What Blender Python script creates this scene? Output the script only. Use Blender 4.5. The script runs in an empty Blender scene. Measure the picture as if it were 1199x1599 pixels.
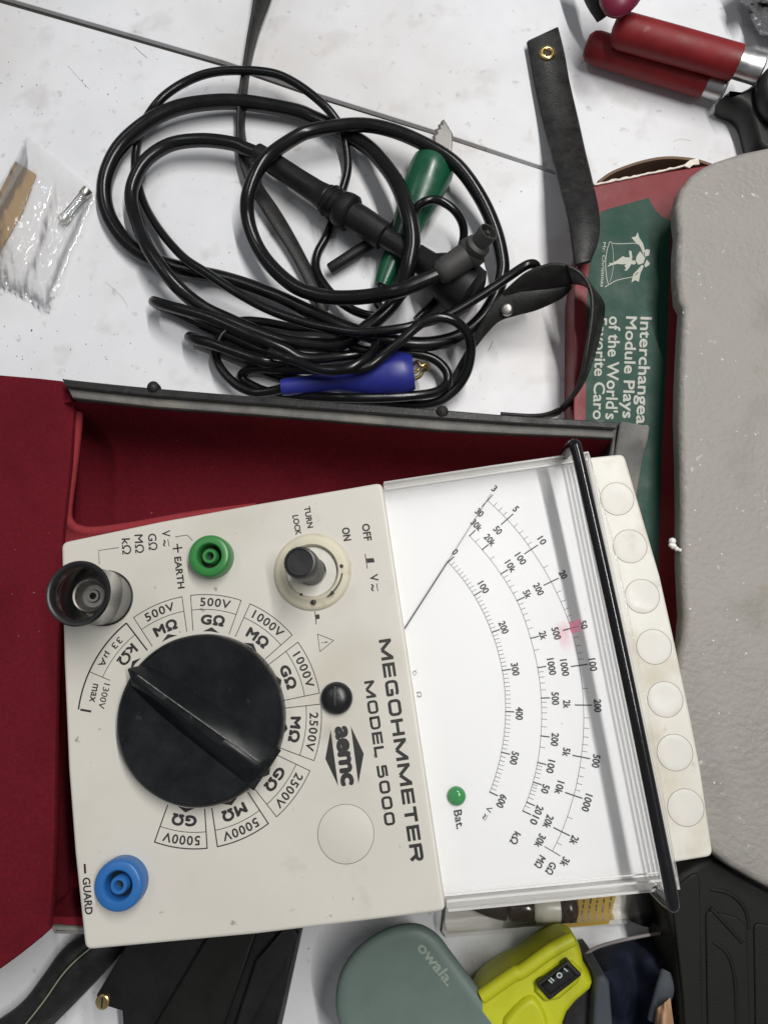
import bpy, bmesh, math, random
import numpy as np
from mathutils import Vector, Matrix, Euler, noise

random.seed(7)
SC = bpy.context.scene
COL = SC.collection
R = math.radians

# ------------------------------------------------------------------ camera
ZF = 0.115                       # height of the meter's front panel above the table (m)
CAM_Z = ZF + 0.290
F_PX, CX, CY = 1154.8, 599.5, 799.5      # focal length and centre on a 1199 x 1599 frame
CAM_ROT = Euler((R(10.5), R(2.0), 0), 'XYZ')
cam_d = bpy.data.cameras.new('camera')
cam_d.sensor_fit = 'VERTICAL'; cam_d.sensor_height = 36; cam_d.lens = 26
cam_d.clip_start = 0.01; cam_d.clip_end = 50
cam = bpy.data.objects.new('camera', cam_d); COL.objects.link(cam)
cam.location = (0, 0, CAM_Z); cam.rotation_euler = CAM_ROT
SC.camera = cam

# ------------------------------------------------------------------ light (indoor, tube fitting overhead, plus an added fill)
w = bpy.data.worlds.new('World'); SC.world = w; w.use_nodes = True
bg = w.node_tree.nodes['Background']; bg.inputs[0].default_value = (0.93, 0.96, 1.0, 1); bg.inputs[1].default_value = 0.19
def area_lamp(name, loc, target, sx, sy, watts, col):
    l = bpy.data.lights.new(name, 'AREA'); l.shape = 'RECTANGLE'; l.size = sx; l.size_y = sy
    l.energy = watts; l.color = col
    o = bpy.data.objects.new(name, l); COL.objects.link(o); o.location = loc
    d = Vector(target) - Vector(loc); z = -d.normalized()
    y = Vector((-0.21, 0.98, 0)); x = y.cross(z).normalized(); y = z.cross(x)
    o.rotation_euler = Matrix((x, y, z)).transposed().to_euler()
    return o
area_lamp('ceiling_tube_lamp', (0.42, 0.46, 1.34), (0, 0, 0), 0.035, 1.25, 22.5, (1.0, 0.985, 0.965))
area_lamp('added_fill_lamp', (-1.1, 0.9, 2.2), (0, 0, 0), 0.12, 1.25, 5.0, (0.93, 0.96, 1.0))  # fill lamp added to lift the shadows, no known fitting there
vs = SC.view_settings
vs.view_transform = 'Standard'; vs.look = 'None'; vs.exposure = -0.14; vs.gamma = 1.0

# ------------------------------------------------------------------ helpers
RM = CAM_ROT.to_matrix()
def at(px, py, z=0.0):
    """point of the place at height z seen at photo pixel (px, py)"""
    d = RM @ Vector(((px - CX) / F_PX, -(py - CY) / F_PX, -1.0))
    return Vector((0, 0, CAM_Z)) + d * ((CAM_Z - z) / -d.z)
def ats(pts, z): return [at(p[0], p[1], z) for p in pts]
def mmpx(z): return (CAM_Z - z) / F_PX

def round_poly(pts, r, n=5):
    """fillet the sharp corners of an outline"""
    P = [Vector((p[0], p[1])) for p in pts]; out = []
    for i in range(len(P)):
        a, b, c = P[i - 1], P[i], P[(i + 1) % len(P)]; u = (a - b); v = (c - b)
        if u.length < 1e-9 or v.length < 1e-9: continue
        th = u.angle(v)
        if th > math.pi - .35: out.append(b); continue
        t = min(r / math.tan(th / 2), u.length * .45, v.length * .45); p, q = b + u.normalized() * t, b + v.normalized() * t
        for k in range(n + 1):
            f = k / n; out.append(p * (1 - f) ** 2 + b * 2 * f * (1 - f) + q * f * f)
    return out
def soft(pts, it=2):
    """cut the corners of an outline evenly"""
    for _ in range(it):
        pts = [q for i in range(len(pts)) for q in (pts[i] * .75 + pts[(i + 1) % len(pts)] * .25, pts[i] * .25 + pts[(i + 1) % len(pts)] * .75)]
    return pts
class MB:
    def __init__(s): s.v = []; s.f = []
    def add(s, v, f):
        n = len(s.v); s.v += [Vector(a) for a in v]; s.f += [tuple(i + n for i in q) for q in f]; return s
    def bm(s, b):
        b.verts.index_update()
        s.add([v.co.copy() for v in b.verts], [[v.index for v in f.verts] for f in b.faces]); b.free(); return s
    def prism(s, pts, z0, z1, bev=0, seg=2, vert=0):
        """outline extruded between two heights, corners and upper edge rounded"""
        if vert: pts = round_poly(pts, vert)
        lev = [(0, z0)]
        if bev: lev += [(bev * (1 - math.cos(math.pi / 2 * k / seg)), z1 - bev + bev * math.sin(math.pi / 2 * k / seg)) for k in range(seg + 1)]
        else: lev.append((0, z1))
        return s.pillow(pts, lev, min(.0004, bev * .25))
    def pillow(s, pts, lev, ring=.0005):
        """closed solid from an outline, inset by the given amounts at the given heights"""
        if ring: lev = list(lev) + [(lev[-1][0] + ring, lev[-1][1])]
        P = [Vector((p[0], p[1])) for p in pts]; n = len(P)
        if sum(P[i].x * P[(i + 1) % n].y - P[(i + 1) % n].x * P[i].y for i in range(n)) < 0: P.reverse()
        N = []
        for i in range(n):
            a = (P[i] - P[i - 1]).normalized(); c = (P[(i + 1) % n] - P[i]).normalized()
            m = Vector((-a.y - c.y, a.x + c.x))
            m = m.normalized() / max(.45, math.sqrt(max(0, (1 + a.dot(c)) / 2))) if m.length > 1e-6 else Vector((-a.y, a.x))
            N.append(m)
        V = [Vector((P[i].x + N[i].x * d, P[i].y + N[i].y * d, z)) for d, z in lev for i in range(n)]; k = len(lev)
        Fc = [(r * n + i, r * n + (i + 1) % n, (r + 1) * n + (i + 1) % n, (r + 1) * n + i) for r in range(k - 1) for i in range(n)]
        Fc += [tuple(reversed(range(n))), tuple(range((k - 1) * n, k * n))]
        return s.add(V, Fc)
    def sweep(s, pts, sec, wd=None, cap=True, closed_sec=True):
        """section (a,b) points swept along pts; a lies along wd, b along tangent x wd"""
        n = len(pts); V = []
        T = [(pts[min(i + 1, n - 1)] - pts[max(i - 1, 0)]).normalized() for i in range(n)]
        if wd is None:
            ref = Vector((0, 0, 1)) if abs(T[0].z) < .9 else Vector((1, 0, 0))
            w0 = T[0].cross(ref).normalized(); W = [w0]
            for i in range(1, n):
                q = T[i - 1].rotation_difference(T[i]); W.append((q @ W[-1]).normalized())
        else: W = wd
        for i in range(n):
            w_ = W[i] - T[i] * W[i].dot(T[i]); w_.normalize(); b_ = T[i].cross(w_)
            sc = sec(i) if callable(sec) else sec
            V += [pts[i] + w_ * a + b_ * c for a, c in sc]
        m = len(V) // n; Fc = []
        for i in range(n - 1):
            for j in range(m):
                k = (j + 1) % m
                Fc.append((i * m + j, i * m + k, (i + 1) * m + k, (i + 1) * m + j))
        if cap: Fc += [tuple(reversed(range(m))), tuple(range((n - 1) * m, n * m))]
        return s.add(V, Fc)
    def tube(s, pts, r, n=14):
        rr = r if isinstance(r, (list, tuple)) else [r] * len(pts)
        cs = [(math.cos(2 * math.pi * k / n), math.sin(2 * math.pi * k / n)) for k in range(n)]
        return s.sweep(pts, lambda i: [(a * rr[i], b * rr[i]) for a, b in cs])
    def lathe(s, prof, org, axis=(0, 0, 1), n=48, flat=1.0, wob=None):
        """profile of (radius, height) about an axis; closed where radius is 0"""
        ax = Vector(axis).normalized(); ref = Vector((0, 0, 1)) if abs(ax.z) < .9 else Vector((1, 0, 0))
        u = ax.cross(ref).normalized(); v = ax.cross(u)
        org = Vector(org); V = []; Fc = []; m = len(prof)
        for r, h in prof:
            for k in range(n):
                a = 2 * math.pi * k / n; q = r * (wob(k, h) if wob else 1)
                V.append(org + ax * h + u * (math.cos(a) * q) + v * (math.sin(a) * q * flat))
        for i in range(m - 1):
            for k in range(n):
                l = (k + 1) % n
                Fc.append((i * n + k, i * n + l, (i + 1) * n + l, (i + 1) * n + k))
        return s.add(V, Fc)
    def strip(s, L, Rr, th):
        """flat band between two edge lines, with a thickness"""
        n = len(L); V = []
        for i in range(n):
            t = (L[min(i + 1, n - 1)] - L[max(i - 1, 0)]); w_ = (Rr[i] - L[i])
            nn = t.cross(w_).normalized()
            if nn.z < 0: nn = -nn
            h = nn * th * .5; e = w_.normalized() * min(th * .35, w_.length * .2)
            V += [L[i] - h + e, L[i] - h * .4, L[i] + h * .4, L[i] + h + e, Rr[i] + h - e, Rr[i] + h * .4, Rr[i] - h * .4, Rr[i] - h - e]
        m = 8; Fc = [tuple(reversed(range(m))), tuple(range((n - 1) * m, n * m))]
        for i in range(n - 1):
            for j in range(m):
                k = (j + 1) % m; Fc.append((i * m + j, i * m + k, (i + 1) * m + k, (i + 1) * m + j))
        return s.add(V, Fc)
    def stroke(s, pts, wdt, up=Vector((0, 0, 1)), closed=False):
        """thin printed line on a surface"""
        n = len(pts); V = []
        for i in range(n):
            a = pts[(i - 1) % n] if closed or i else pts[i]; b = pts[(i + 1) % n] if closed or i < n - 1 else pts[i]
            t = (b - a).normalized(); d = up.cross(t).normalized() * wdt * .5; V += [pts[i] - d, pts[i] + d]
        Fc = [(2 * i, 2 * i + 2, 2 * i + 3, 2 * i + 1) for i in range(n - 1)]
        if closed: Fc.append((2 * n - 2, 0, 1, 2 * n - 1))
        return s.add(V, Fc)
    def flat(s, pts):
        return s.add(pts, [tuple(range(len(pts)))])
    def build(s, name, mat, parent=None, smooth=40):
        me = bpy.data.meshes.new(name)
        base = parent_base(parent)
        me.from_pydata([tuple(v - base) for v in s.v], [], s.f); me.validate()
        b = bmesh.new(); b.from_mesh(me); bmesh.ops.recalc_face_normals(b, faces=b.faces); b.to_mesh(me); b.free()
        if smooth:
            me.polygons.foreach_set('use_smooth', [True] * len(me.polygons)); me.set_sharp_from_angle(angle=R(smooth))
        me.materials.append(mat)
        o = bpy.data.objects.new(name, me); COL.objects.link(o)
        if parent: o.parent = parent
        return o
BASE = {}
def parent_base(p):
    b = Vector((0, 0, 0))
    while p is not None:
        b = b + p.location; p = p.parent
    return b
def thing(name, label, cat, base, group=None):
    o = bpy.data.objects.new(name, None); COL.objects.link(o); o.location = base
    o.empty_display_size = .01; o['label'] = label; o['category'] = cat
    if group: o['group'] = group
    return o
def tag(o, label, cat, group=None):
    o['label'] = label; o['category'] = cat
    if group: o['group'] = group
    return o
def spline(P, k=8, closed=False):
    """Catmull-Rom through the points (Vectors of any size)"""
    out = []; n = len(P)
    for i in range(n - 1):
        p0 = P[max(i - 1, 0)]; p1 = P[i]; p2 = P[i + 1]; p3 = P[min(i + 2, n - 1)]
        for j in range(k):
            t = j / k
            out.append(.5 * ((2 * p1) + (p2 - p0) * t + (2 * p0 - 5 * p1 + 4 * p2 - p3) * t * t + (3 * p1 - p0 - 3 * p2 + p3) * t ** 3))
    out.append(P[-1].copy()); return out
def path(pz, k=8): return spline([at(a, b, c) for a, b, c in pz], k)
def fit(P):
    A = np.array([[2 * p.x, 2 * p.y, 1] for p in P]); b = np.array([p.x ** 2 + p.y ** 2 for p in P])
    s = np.linalg.lstsq(A, b, rcond=None)[0]
    return Vector((s[0], s[1])), math.sqrt(s[2] + s[0] ** 2 + s[1] ** 2)

# text: Blender's built-in font as flat mesh, fitted to an ink box
GLY = {}
def glyphs(sx, bold=0, space=1.0):
    k = (sx, bold, space)
    if k in GLY: return GLY[k]
    cu = bpy.data.curves.new('t', 'FONT'); cu.body = sx; cu.size = 1; cu.offset = bold; cu.resolution_u = 3; cu.space_character = space
    o = bpy.data.objects.new('t', cu); COL.objects.link(o)
    bpy.context.view_layer.update()
    me = o.to_mesh()
    V = np.array([v.co[:2] for v in me.vertices]); Fc = [tuple(p.vertices) for p in me.polygons]
    o.to_mesh_clear(); bpy.data.objects.remove(o); bpy.data.curves.remove(cu)
    lo, hi = V.min(0), V.max(0)
    GLY[k] = ((V - (lo + hi) / 2) / (hi - lo), Fc); return GLY[k]
SHIFT = [(0, 0), (1, 0), (-1, 0), (0, 1), (0, -1), (.7, .7), (-.7, .7), (.7, -.7), (-.7, -.7)]
def text(mb, sx, px, py, ang, length, height, z, bold=0.0, space=1.0):
    """ink box centred on (px,py); ang = reading direction in the photo (90 = downwards)"""
    V, Fc = glyphs(sx, 0, space); c = at(px, py, z); a = R(ang)
    e = at(px + math.cos(a), py + math.sin(a), z) - c; u = at(px + math.sin(a), py - math.cos(a), z) - c
    w_ = bold * 1.3 * height                      # stroke weight: slightly shifted layers
    for k, (sx_, sy_) in enumerate(SHIFT if bold else SHIFT[:1]):
        o = e * (sx_ * w_) + u * (sy_ * w_) + Vector((0, 0, k * 4e-6))
        mb.add([c + o + e * (x * (length - 2 * w_)) + u * (y * (height - 2 * w_)) for x, y in V], Fc)
def arc_text(mb, sx, cen, rad, mid, length, height, z, bold=0.0, space=1.0, bend=True, flip=1):
    V, Fc = glyphs(sx, 0, space); w_ = bold * 1.3 * height
    for k, (qx, qy) in enumerate(SHIFT if bold else SHIFT[:1]):
        out = []
        for x, y in V:
            X = (x * (length - 2 * w_) + qx * w_) * flip; Y = (y * (height - 2 * w_) + qy * w_) * flip
            if bend:
                a = mid - X / rad; r = rad + Y
                out.append(Vector((cen.x + math.cos(a) * r, cen.y + math.sin(a) * r, z + k * 4e-6)))
            else:
                u = Vector((math.cos(mid), math.sin(mid), 0)); e = Vector((u.y, -u.x, 0))
                out.append(Vector((cen.x, cen.y, z + k * 4e-6)) + u * (rad + Y) + e * X)
        mb.add(out, Fc)
def rr_box(x0, y0, x1, y1, r, n=4):
    P = []
    for cx, cy, a in ((x1 - r, y1 - r, 0), (x0 + r, y1 - r, 90), (x0 + r, y0 + r, 180), (x1 - r, y0 + r, 270)):
        P += [(cx + r * math.cos(R(a + 90 * k / n)), cy + r * math.sin(R(a + 90 * k / n))) for k in range(n + 1)]
    return P
def wide_letters(mb, sx, p0, p1, height, z, t=.29):
    """extended square-cornered capitals drawn as strokes; p0-p1 is the centre line of the word"""
    Wd = {'M': 1.9, 'E': 1.28, 'G': 1.45, 'O': 1.5, 'H': 1.45, 'T': 1.28, 'R': 1.45, 'D': 1.45, 'L': 1.15, '5': 1.35, '0': 1.4, ' ': .35}
    gap = .27; tot = sum(Wd[c] for c in sx) + gap * (len(sx) - 1)
    A, B = at(p0[0], p0[1], z), at(p1[0], p1[1], z); e = (B - A) / tot
    ux = (B - A).normalized(); u = Vector((-ux.y, ux.x, 0)) * (height * mmpx(ZF)); h = t / 2; x0 = 0; lay = 0
    def seg(a, b, wd):
        nonlocal lay
        d = Vector((b[0] - a[0], b[1] - a[1])); 
        if d.length == 0: return
        d.normalize(); n_ = Vector((-d.y, d.x)) * wd / 2; ex = d * 0
        q = [(a[0] - n_.x, a[1] - n_.y), (b[0] - n_.x, b[1] - n_.y), (b[0] + n_.x, b[1] + n_.y), (a[0] + n_.x, a[1] + n_.y)]
        lay += 1; zz = Vector((0, 0, (lay % 7) * 3e-6))
        mb.add([A + e * x + u * (y - .5) + zz for x, y in q], [(0, 1, 2, 3)])
    def poly(P, wd, closed=False):
        n = len(P)
        for i in range(n if closed else n - 1):
            a, b = P[i], P[(i + 1) % n]; d = Vector((b[0] - a[0], b[1] - a[1]))
            k = d.normalized() * wd * .18 if d.length else d
            seg((a[0] - k.x * (i > 0 or closed), a[1] - k.y * (i > 0 or closed)), (b[0] + k.x * (i < n - 2 or closed), b[1] + k.y * (i < n - 2 or closed)), wd)
    for c in sx:
        w_ = Wd[c]; l, r = x0 + h, x0 + w_ - h
        if c == 'M': seg((l, 0), (l, 1), t); seg((r, 0), (r, 1), t); seg((l, .93), ((l + r) / 2, .12), t); seg((r, .93), ((l + r) / 2, .12), t)
        elif c == 'E': seg((l, 0), (l, 1), t); [seg((x0, y), (x0 + w_, y), t * .8) for y in (.1, .5, .9)]
        elif c == 'L': seg((l, 0), (l, 1), t); seg((x0, .1), (x0 + w_, .1), t * .8)
        elif c == 'T': seg((x0, .89), (x0 + w_, .89), t * .88); seg(((l + r) / 2, 0), ((l + r) / 2, .9), t)
        elif c == 'H': seg((l, 0), (l, 1), t); seg((r, 0), (r, 1), t); seg((l, .5), (r, .5), t * .85)
        elif c in 'O0': poly(rr_box(l, .1, r, .9, .26), t * .9, True)
        elif c == 'D': poly([(l, .1)] + [(r - .3, .1), (r - .1, .16), (r, .32), (r, .68), (r - .1, .84), (r - .3, .9)] + [(l, .9)], t * .85); seg((l, 0), (l, 1), t)
        elif c == 'G': poly([(r, .78), (r - .08, .87), (r - .25, .9), (l + .25, .9), (l + .08, .84), (l, .65), (l, .35), (l + .08, .16), (l + .25, .1), (r, .1), (r, .47), (r - .5, .47)], t * .88)
        elif c == 'R': seg((l, 0), (l, 1), t); poly([(l, .9), (r - .2, .9), (r - .05, .84), (r, .7), (r - .05, .56), (r - .2, .49), (l, .49)], t * .88); seg((r - .35, .46), (r, 0), t)
        elif c == '5': poly([(r, .9), (l, .9), (l, .55), (r - .2, .57), (r - .05, .5), (r, .34), (r - .05, .17), (r - .2, .1), (x0, .1)], t * .85)
        x0 += w_ + gap

# ------------------------------------------------------------------ materials
def rgb(h):
    h = h.lstrip('#'); c = [int(h[i:i + 2], 16) / 255 for i in (0, 2, 4)]
    return tuple(x / 12.92 if x <= .04045 else ((x + .055) / 1.055) ** 2.4 for x in c)
def mat(name, col, rough=.5, metal=0.0, var=.12, vs_=60, bump=0.0, bs=900, spec=.5, spots=None, rv=.12, sheen=0, coat=0, dist=.0006, alpha=1):
    m = bpy.data.materials.new(name); m.use_nodes = True; nt = m.node_tree; N = nt.nodes; L = nt.links
    b = N['Principled BSDF']; c = rgb(col) if isinstance(col, str) else col
    tc = N.new('ShaderNodeTexCoord'); nz = N.new('ShaderNodeTexNoise'); nz.inputs['Scale'].default_value = vs_; nz.inputs['Detail'].default_value = 6
    nz.inputs['Roughness'].default_value = .65
    L.new(tc.outputs['Object'], nz.inputs['Vector'])
    cr = N.new('ShaderNodeValToRGB'); e = cr.color_ramp.elements
    e[0].position = .3; e[1].position = .7
    e[0].color = tuple(x * (1 - var) for x in c) + (1,); e[1].color = tuple(min(1, x * (1 + var)) for x in c) + (1,)
    L.new(nz.outputs['Fac'], cr.inputs['Fac']); out = cr.outputs['Color']
    for (sc, lo, hi, scol, amt) in (spots or []):
        n2 = N.new('ShaderNodeTexNoise'); n2.inputs['Scale'].default_value = sc; n2.inputs['Detail'].default_value = 5
        mp = N.new('ShaderNodeMapping'); mp.inputs['Location'].default_value = (sc * .37 + 3, 1.7, 5.1)
        L.new(tc.outputs['Object'], mp.inputs['Vector']); L.new(mp.outputs['Vector'], n2.inputs['Vector'])
        mr = N.new('ShaderNodeMapRange'); mr.inputs['From Min'].default_value = lo; mr.inputs['From Max'].default_value = hi
        mr.inputs['To Max'].default_value = amt; L.new(n2.outputs['Fac'], mr.inputs['Value'])
        mx = N.new('ShaderNodeMix'); mx.data_type = 'RGBA'; L.new(mr.outputs[0], mx.inputs['Factor']); L.new(out, mx.inputs['A'])
        mx.inputs['B'].default_value = (rgb(scol) if isinstance(scol, str) else scol) + (1,); out = mx.outputs['Result']
    L.new(out, b.inputs['Base Color'])
    b.inputs['Metallic'].default_value = metal; b.inputs['Specular IOR Level'].default_value = spec
    rr = N.new('ShaderNodeMapRange'); rr.inputs['To Min'].default_value = max(.02, rough - rv); rr.inputs['To Max'].default_value = min(1, rough + rv)
    rr.inputs['From Min'].default_value = .3; rr.inputs['From Max'].default_value = .7
    L.new(nz.outputs['Fac'], rr.inputs['Value']); L.new(rr.outputs[0], b.inputs['Roughness'])
    if sheen: b.inputs['Sheen Weight'].default_value = sheen
    if coat: b.inputs['Coat Weight'].default_value = coat
    if bump:
        n3 = N.new('ShaderNodeTexNoise'); n3.inputs['Scale'].default_value = bs; n3.inputs['Detail'].default_value = 4
        L.new(tc.outputs['Object'], n3.inputs['Vector'])
        bp = N.new('ShaderNodeBump'); bp.inputs['Strength'].default_value = bump; bp.inputs['Distance'].default_value = dist
        L.new(n3.outputs['Fac'], bp.inputs['Height']); L.new(bp.outputs['Normal'], b.inputs['Normal'])
    return m
def clear(name, tint=(1, 1, 1), gloss=.07, rough=.05, milk=0.0, milkcol=(.9, .9, .9), bump=0, bs=300, ior=1.45):
    """clear plastic: light passes straight through, part of it mirrored, a little scattered"""
    m = bpy.data.materials.new(name); m.use_nodes = True; nt = m.node_tree; N = nt.nodes; L = nt.links
    N.remove(N['Principled BSDF']); o = N['Material Output']
    tr = N.new('ShaderNodeBsdfTransparent'); tr.inputs[0].default_value = tuple(tint) + (1,)
    gl = N.new('ShaderNodeBsdfGlossy'); gl.inputs['Roughness'].default_value = rough; gl.inputs[0].default_value = (1, 1, 1, 1)
    df = N.new('ShaderNodeBsdfDiffuse'); df.inputs[0].default_value = tuple(milkcol) + (1,)
    m1 = N.new('ShaderNodeMixShader'); m1.inputs[0].default_value = milk
    L.new(tr.outputs[0], m1.inputs[1]); L.new(df.outputs[0], m1.inputs[2])
    m2 = N.new('ShaderNodeMixShader'); L.new(m1.outputs[0], m2.inputs[1]); L.new(gl.outputs[0], m2.inputs[2])
    lw = N.new('ShaderNodeFresnel'); lw.inputs['IOR'].default_value = ior
    ad = N.new('ShaderNodeMath'); ad.operation = 'ADD'; ad.inputs[1].default_value = gloss - .035; ad.use_clamp = True
    L.new(lw.outputs[0], ad.inputs[0]); L.new(ad.outputs[0], m2.inputs[0]); L.new(m2.outputs[0], o.inputs['Surface'])
    if bump:
        tc = N.new('ShaderNodeTexCoord'); nz = N.new('ShaderNodeTexNoise'); nz.inputs['Scale'].default_value = bs; nz.inputs['Detail'].default_value = 3
        L.new(tc.outputs['Object'], nz.inputs['Vector']); bp = N.new('ShaderNodeBump'); bp.inputs['Strength'].default_value = bump; bp.inputs['Distance'].default_value = .003
        L.new(nz.outputs['Fac'], bp.inputs['Height'])
        for k in (gl, lw): L.new(bp.outputs['Normal'], k.inputs['Normal'])
    return m

MT = {}
MT['table'] = mat('worn_white_laminate', (.74, .745, .765), .42, var=.05, vs_=18, bump=.08, bs=1500,
                  spots=[(6, .50, .80, '#ab9a84', .42), (38, .58, .82, '#8f806c', .42), (140, .63, .78, '#7d705e', .5), (330, .74, .77, '#4d463f', .8), (20, .55, .9, '#c2bcb3', .4)])
MT['gap'] = mat('grimy_gap', '#3a3733', .9)
MT['panel'] = mat('cream_painted_panel', (.595, .568, .508), .5, var=.045, vs_=11, bump=.12, bs=2600, dist=.0002,
                  spots=[(230, .715, .76, '#6b6152', .6), (16, .56, .8, '#a89c84', .45), (70, .64, .8, '#8f8775', .3)])
MT['strip'] = mat('cream_plastic', (.66, .64, .57), .45, var=.05, vs_=40, bump=.1, bs=1800, dist=.0003, spots=[(45, .52, .72, '#a89a78', .55), (14, .5, .7, '#b3a68a', .5), (120, .66, .75, '#776c58', .4)])
MT['disc'] = mat('pale_plastic_disc', (.635, .615, .56), .4, spec=.35, var=.05, vs_=60, spots=[(90, .58, .75, '#b5a98c', .5)])
MT['plate'] = mat('white_scale_card', (.82, .82, .82), .6, var=.01, spots=[(240, .755, .79, '#8a8580', .5)])
MT['ink'] = mat('black_print', (.018, .017, .016), .55, var=.2)
MT['scale_ink'] = mat('grey_black_print', (.045, .045, .047), .6, var=.2)
MT['knob'] = mat('black_bakelite', (.008, .009, .010), .34, spec=.26, var=.3, vs_=90, bump=.05, bs=2500, dist=.0002, rv=.1, spots=[(210, .70, .78, '#5a5854', .35)])
MT['wear'] = mat('worn_pale_edge', (.16, .155, .14), .5, var=.6, vs_=500)
MT['dullmetal'] = mat('dull_grey_metal', (.26, .25, .235), .45, metal=1, var=.2)
MT['black'] = mat('black_plastic', (.012, .012, .013), .38, var=.3)
MT['blacksat'] = mat('black_matt_plastic', (.008, .008, .009), .55, spec=.3, var=.3, bump=.08, bs=1500)
MT['bail'] = mat('black_coated_wire', (.008, .008, .009), .18, var=.2, rv=.05)
MT['green'] = mat('green_socket_plastic', (.032, .20, .045), .36, var=.08)
MT['blue'] = mat('blue_socket_plastic', (.024, .135, .39), .36, var=.08)
MT['hollow_shade'] = mat('painted_hollow_shade', (.006, .012, .008), .6)  # near-black colour stands in for the shade inside holes and slots
MT['metal'] = mat('worn_nickel', (.55, .53, .49), .42, metal=1, var=.15)
MT['steel'] = mat('dull_steel', (.55, .55, .55), .34, metal=1, var=.12)
MT['brass'] = mat('brass', (.70, .52, .22), .28, metal=1, var=.15)
MT['collar'] = mat('yellowed_silicone', (.60, .56, .43), .5, var=.06, vs_=70, spots=[(120, .58, .75, '#9c8e62', .5)])
MT['red'] = mat('dark_red_flocking', (.125, .008, .015), .95, spec=.12, var=.2, vs_=500, bump=.4, bs=1600, dist=.0005, spots=[(380, .735, .77, '#a08884', .6), (25, .5, .75, '#3a060c', .4)])
MT['redlip'] = mat('worn_lit_red_edging', (.27, .034, .040), .9, spec=.15, var=.12, vs_=300, bump=.2, bs=3500, dist=.0003)  # lighter lining red: edge wear and the light on the lip put into colour
MT['leather'] = mat('worn_black_leather', (.015, .0145, .014), .45, spec=.4, var=.35, vs_=120, bump=.3, bs=700, dist=.0005, spots=[(160, .60, .75, '#5c5850', .22)])
MT['greyleather'] = mat('grey_leather_edge', (.15, .145, .135), .65, spec=.3, var=.3, vs_=80, bump=.3, bs=900, spots=[(60, .5, .7, '#8b877c', .5)])
MT['cable'] = mat('black_rubber_cable', (.005, .005, .0055), .24, spec=.42, var=.4, vs_=70, rv=.05, spots=[(60, .62, .8, '#2a2826', .3)])
MT['probe'] = mat('black_moulded_probe', (.009, .009, .010), .45, spec=.35, var=.25, bump=.06, bs=1800)
MT['conn'] = mat('dark_grey_connector', (.045, .044, .042), .55, var=.2, bump=.1, bs=1600)
MT['boot_green'] = mat('green_vinyl_boot', (.007, .075, .034), .3, var=.12)
MT['boot_blue'] = mat('blue_vinyl_boot', (.018, .024, .22), .42, var=.1)
MT['boxred'] = mat('glossy_red_carton', (.19, .018, .022), .5, spec=.35, var=.06, spots=[(330, .74, .78, '#d8c9c2', .7)])
MT['boxgreen'] = mat('green_carton_print', (.008, .052, .032), .55, spec=.3, var=.06)
MT['silver'] = mat('silver_print', (.42, .42, .36), .5, var=.05)
MT['cardboard'] = mat('brown_cardboard', (.17, .11, .07), .85, var=.15, vs_=150)
MT['darkcard'] = mat('dark_carton_inside', (.05, .028, .02), .9)
MT['torn'] = mat('torn_paper_edge', (.72, .66, .58), .8, var=.2, vs_=300)
MT['foam'] = mat('grey_foam', (.285, .266, .242), .55, var=.14, vs_=22, bump=.45, bs=380, dist=.0013,
                 spots=[(170, .68, .76, '#e8e4dc', .6), (26, .56, .8, '#6f665b', .55), (90, .66, .78, '#8a7f70', .5)])
MT['crumb_glint'] = mat('white_crumb_and_glint', (.80, .79, .77), .5)  # torn bits, and white chips painted as glints on the foam
MT['plred'] = mat('red_vinyl_grip', (.19, .009, .011), .5, spec=.35, var=.22, vs_=60, spots=[(50, .66, .74, '#b58a7c', .6)])
MT['magenta'] = mat('magenta_plastic', (.17, .008, .035), .4)
MT['darksteel'] = mat('blackened_steel', (.03, .03, .029), .5, metal=.6, var=.3, vs_=90)
MT['foil'] = mat('crumpled_grey_film', (.25, .25, .26), .25, metal=.6, var=.4, vs_=80)
MT['bag'] = clear('clear_polybag', (.99, .99, .99), .075, .10, .10, (.97, .97, .98), ior=1.35)
MT['kraft'] = mat('brown_paper_slip', (.33, .20, .06), .7, var=.1, vs_=100)
MT['fuseglass'] = clear('fuse_glass', (.9, .92, .92), .14, .04)
MT['cover'] = clear('clear_acrylic', (.985, .985, .985), .035, .05)
MT['coveredge'] = clear('clear_acrylic_edge', (.975, .97, .96), .045, .25, .34, (.93, .92, .90), ior=1.12)
MT['smoke'] = clear('smoked_plastic', (.46, .46, .46), .06, .12, .10, (.08, .08, .08))
MT['lamp'] = mat('green_indicator_lens', (.05, .27, .09), .15, var=.1)
MT['pink'] = clear('pink_marker_ink', (1.0, .22, .38), .03, .4, .15, (.8, .2, .35))
MT['sage'] = mat('sage_green_plastic', (.125, .170, .150), .5, var=.04, bump=.1, bs=3000, dist=.0002)
MT['sagelogo'] = mat('pale_sage_print', (.27, .32, .27), .5)
MT['yellow'] = mat('acid_yellow_plastic', (.50, .52, .012), .5, var=.06, bump=.1, bs=2000, dist=.0003)
MT['mark'] = mat('pale_switch_print', (.42, .50, .47), .5)
MT['navy'] = mat('navy_cloth', (.010, .013, .026), .8, var=.25, vs_=200, bump=.3, bs=2500, spec=.2)
MT['greyweb'] = mat('grey_webbing', (.045, .052, .062), .75, var=.15)
MT['piping'] = mat('grey_piping', (.20, .18, .18), .6)
MT['tan'] = mat('tan_leather', (.40, .24, .135), .6, var=.1, bump=.2)
MT['hard'] = mat('black_moulded_case', (.008, .008, .007), .6, spec=.25, var=.25, vs_=60, bump=.3, bs=1400, dist=.0004)
MT['mustard'] = mat('mustard_card_print', (.40, .26, .03), .6, var=.05)
MT['card'] = mat('white_backing_card', (.58, .57, .55), .6, var=.03)
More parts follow.
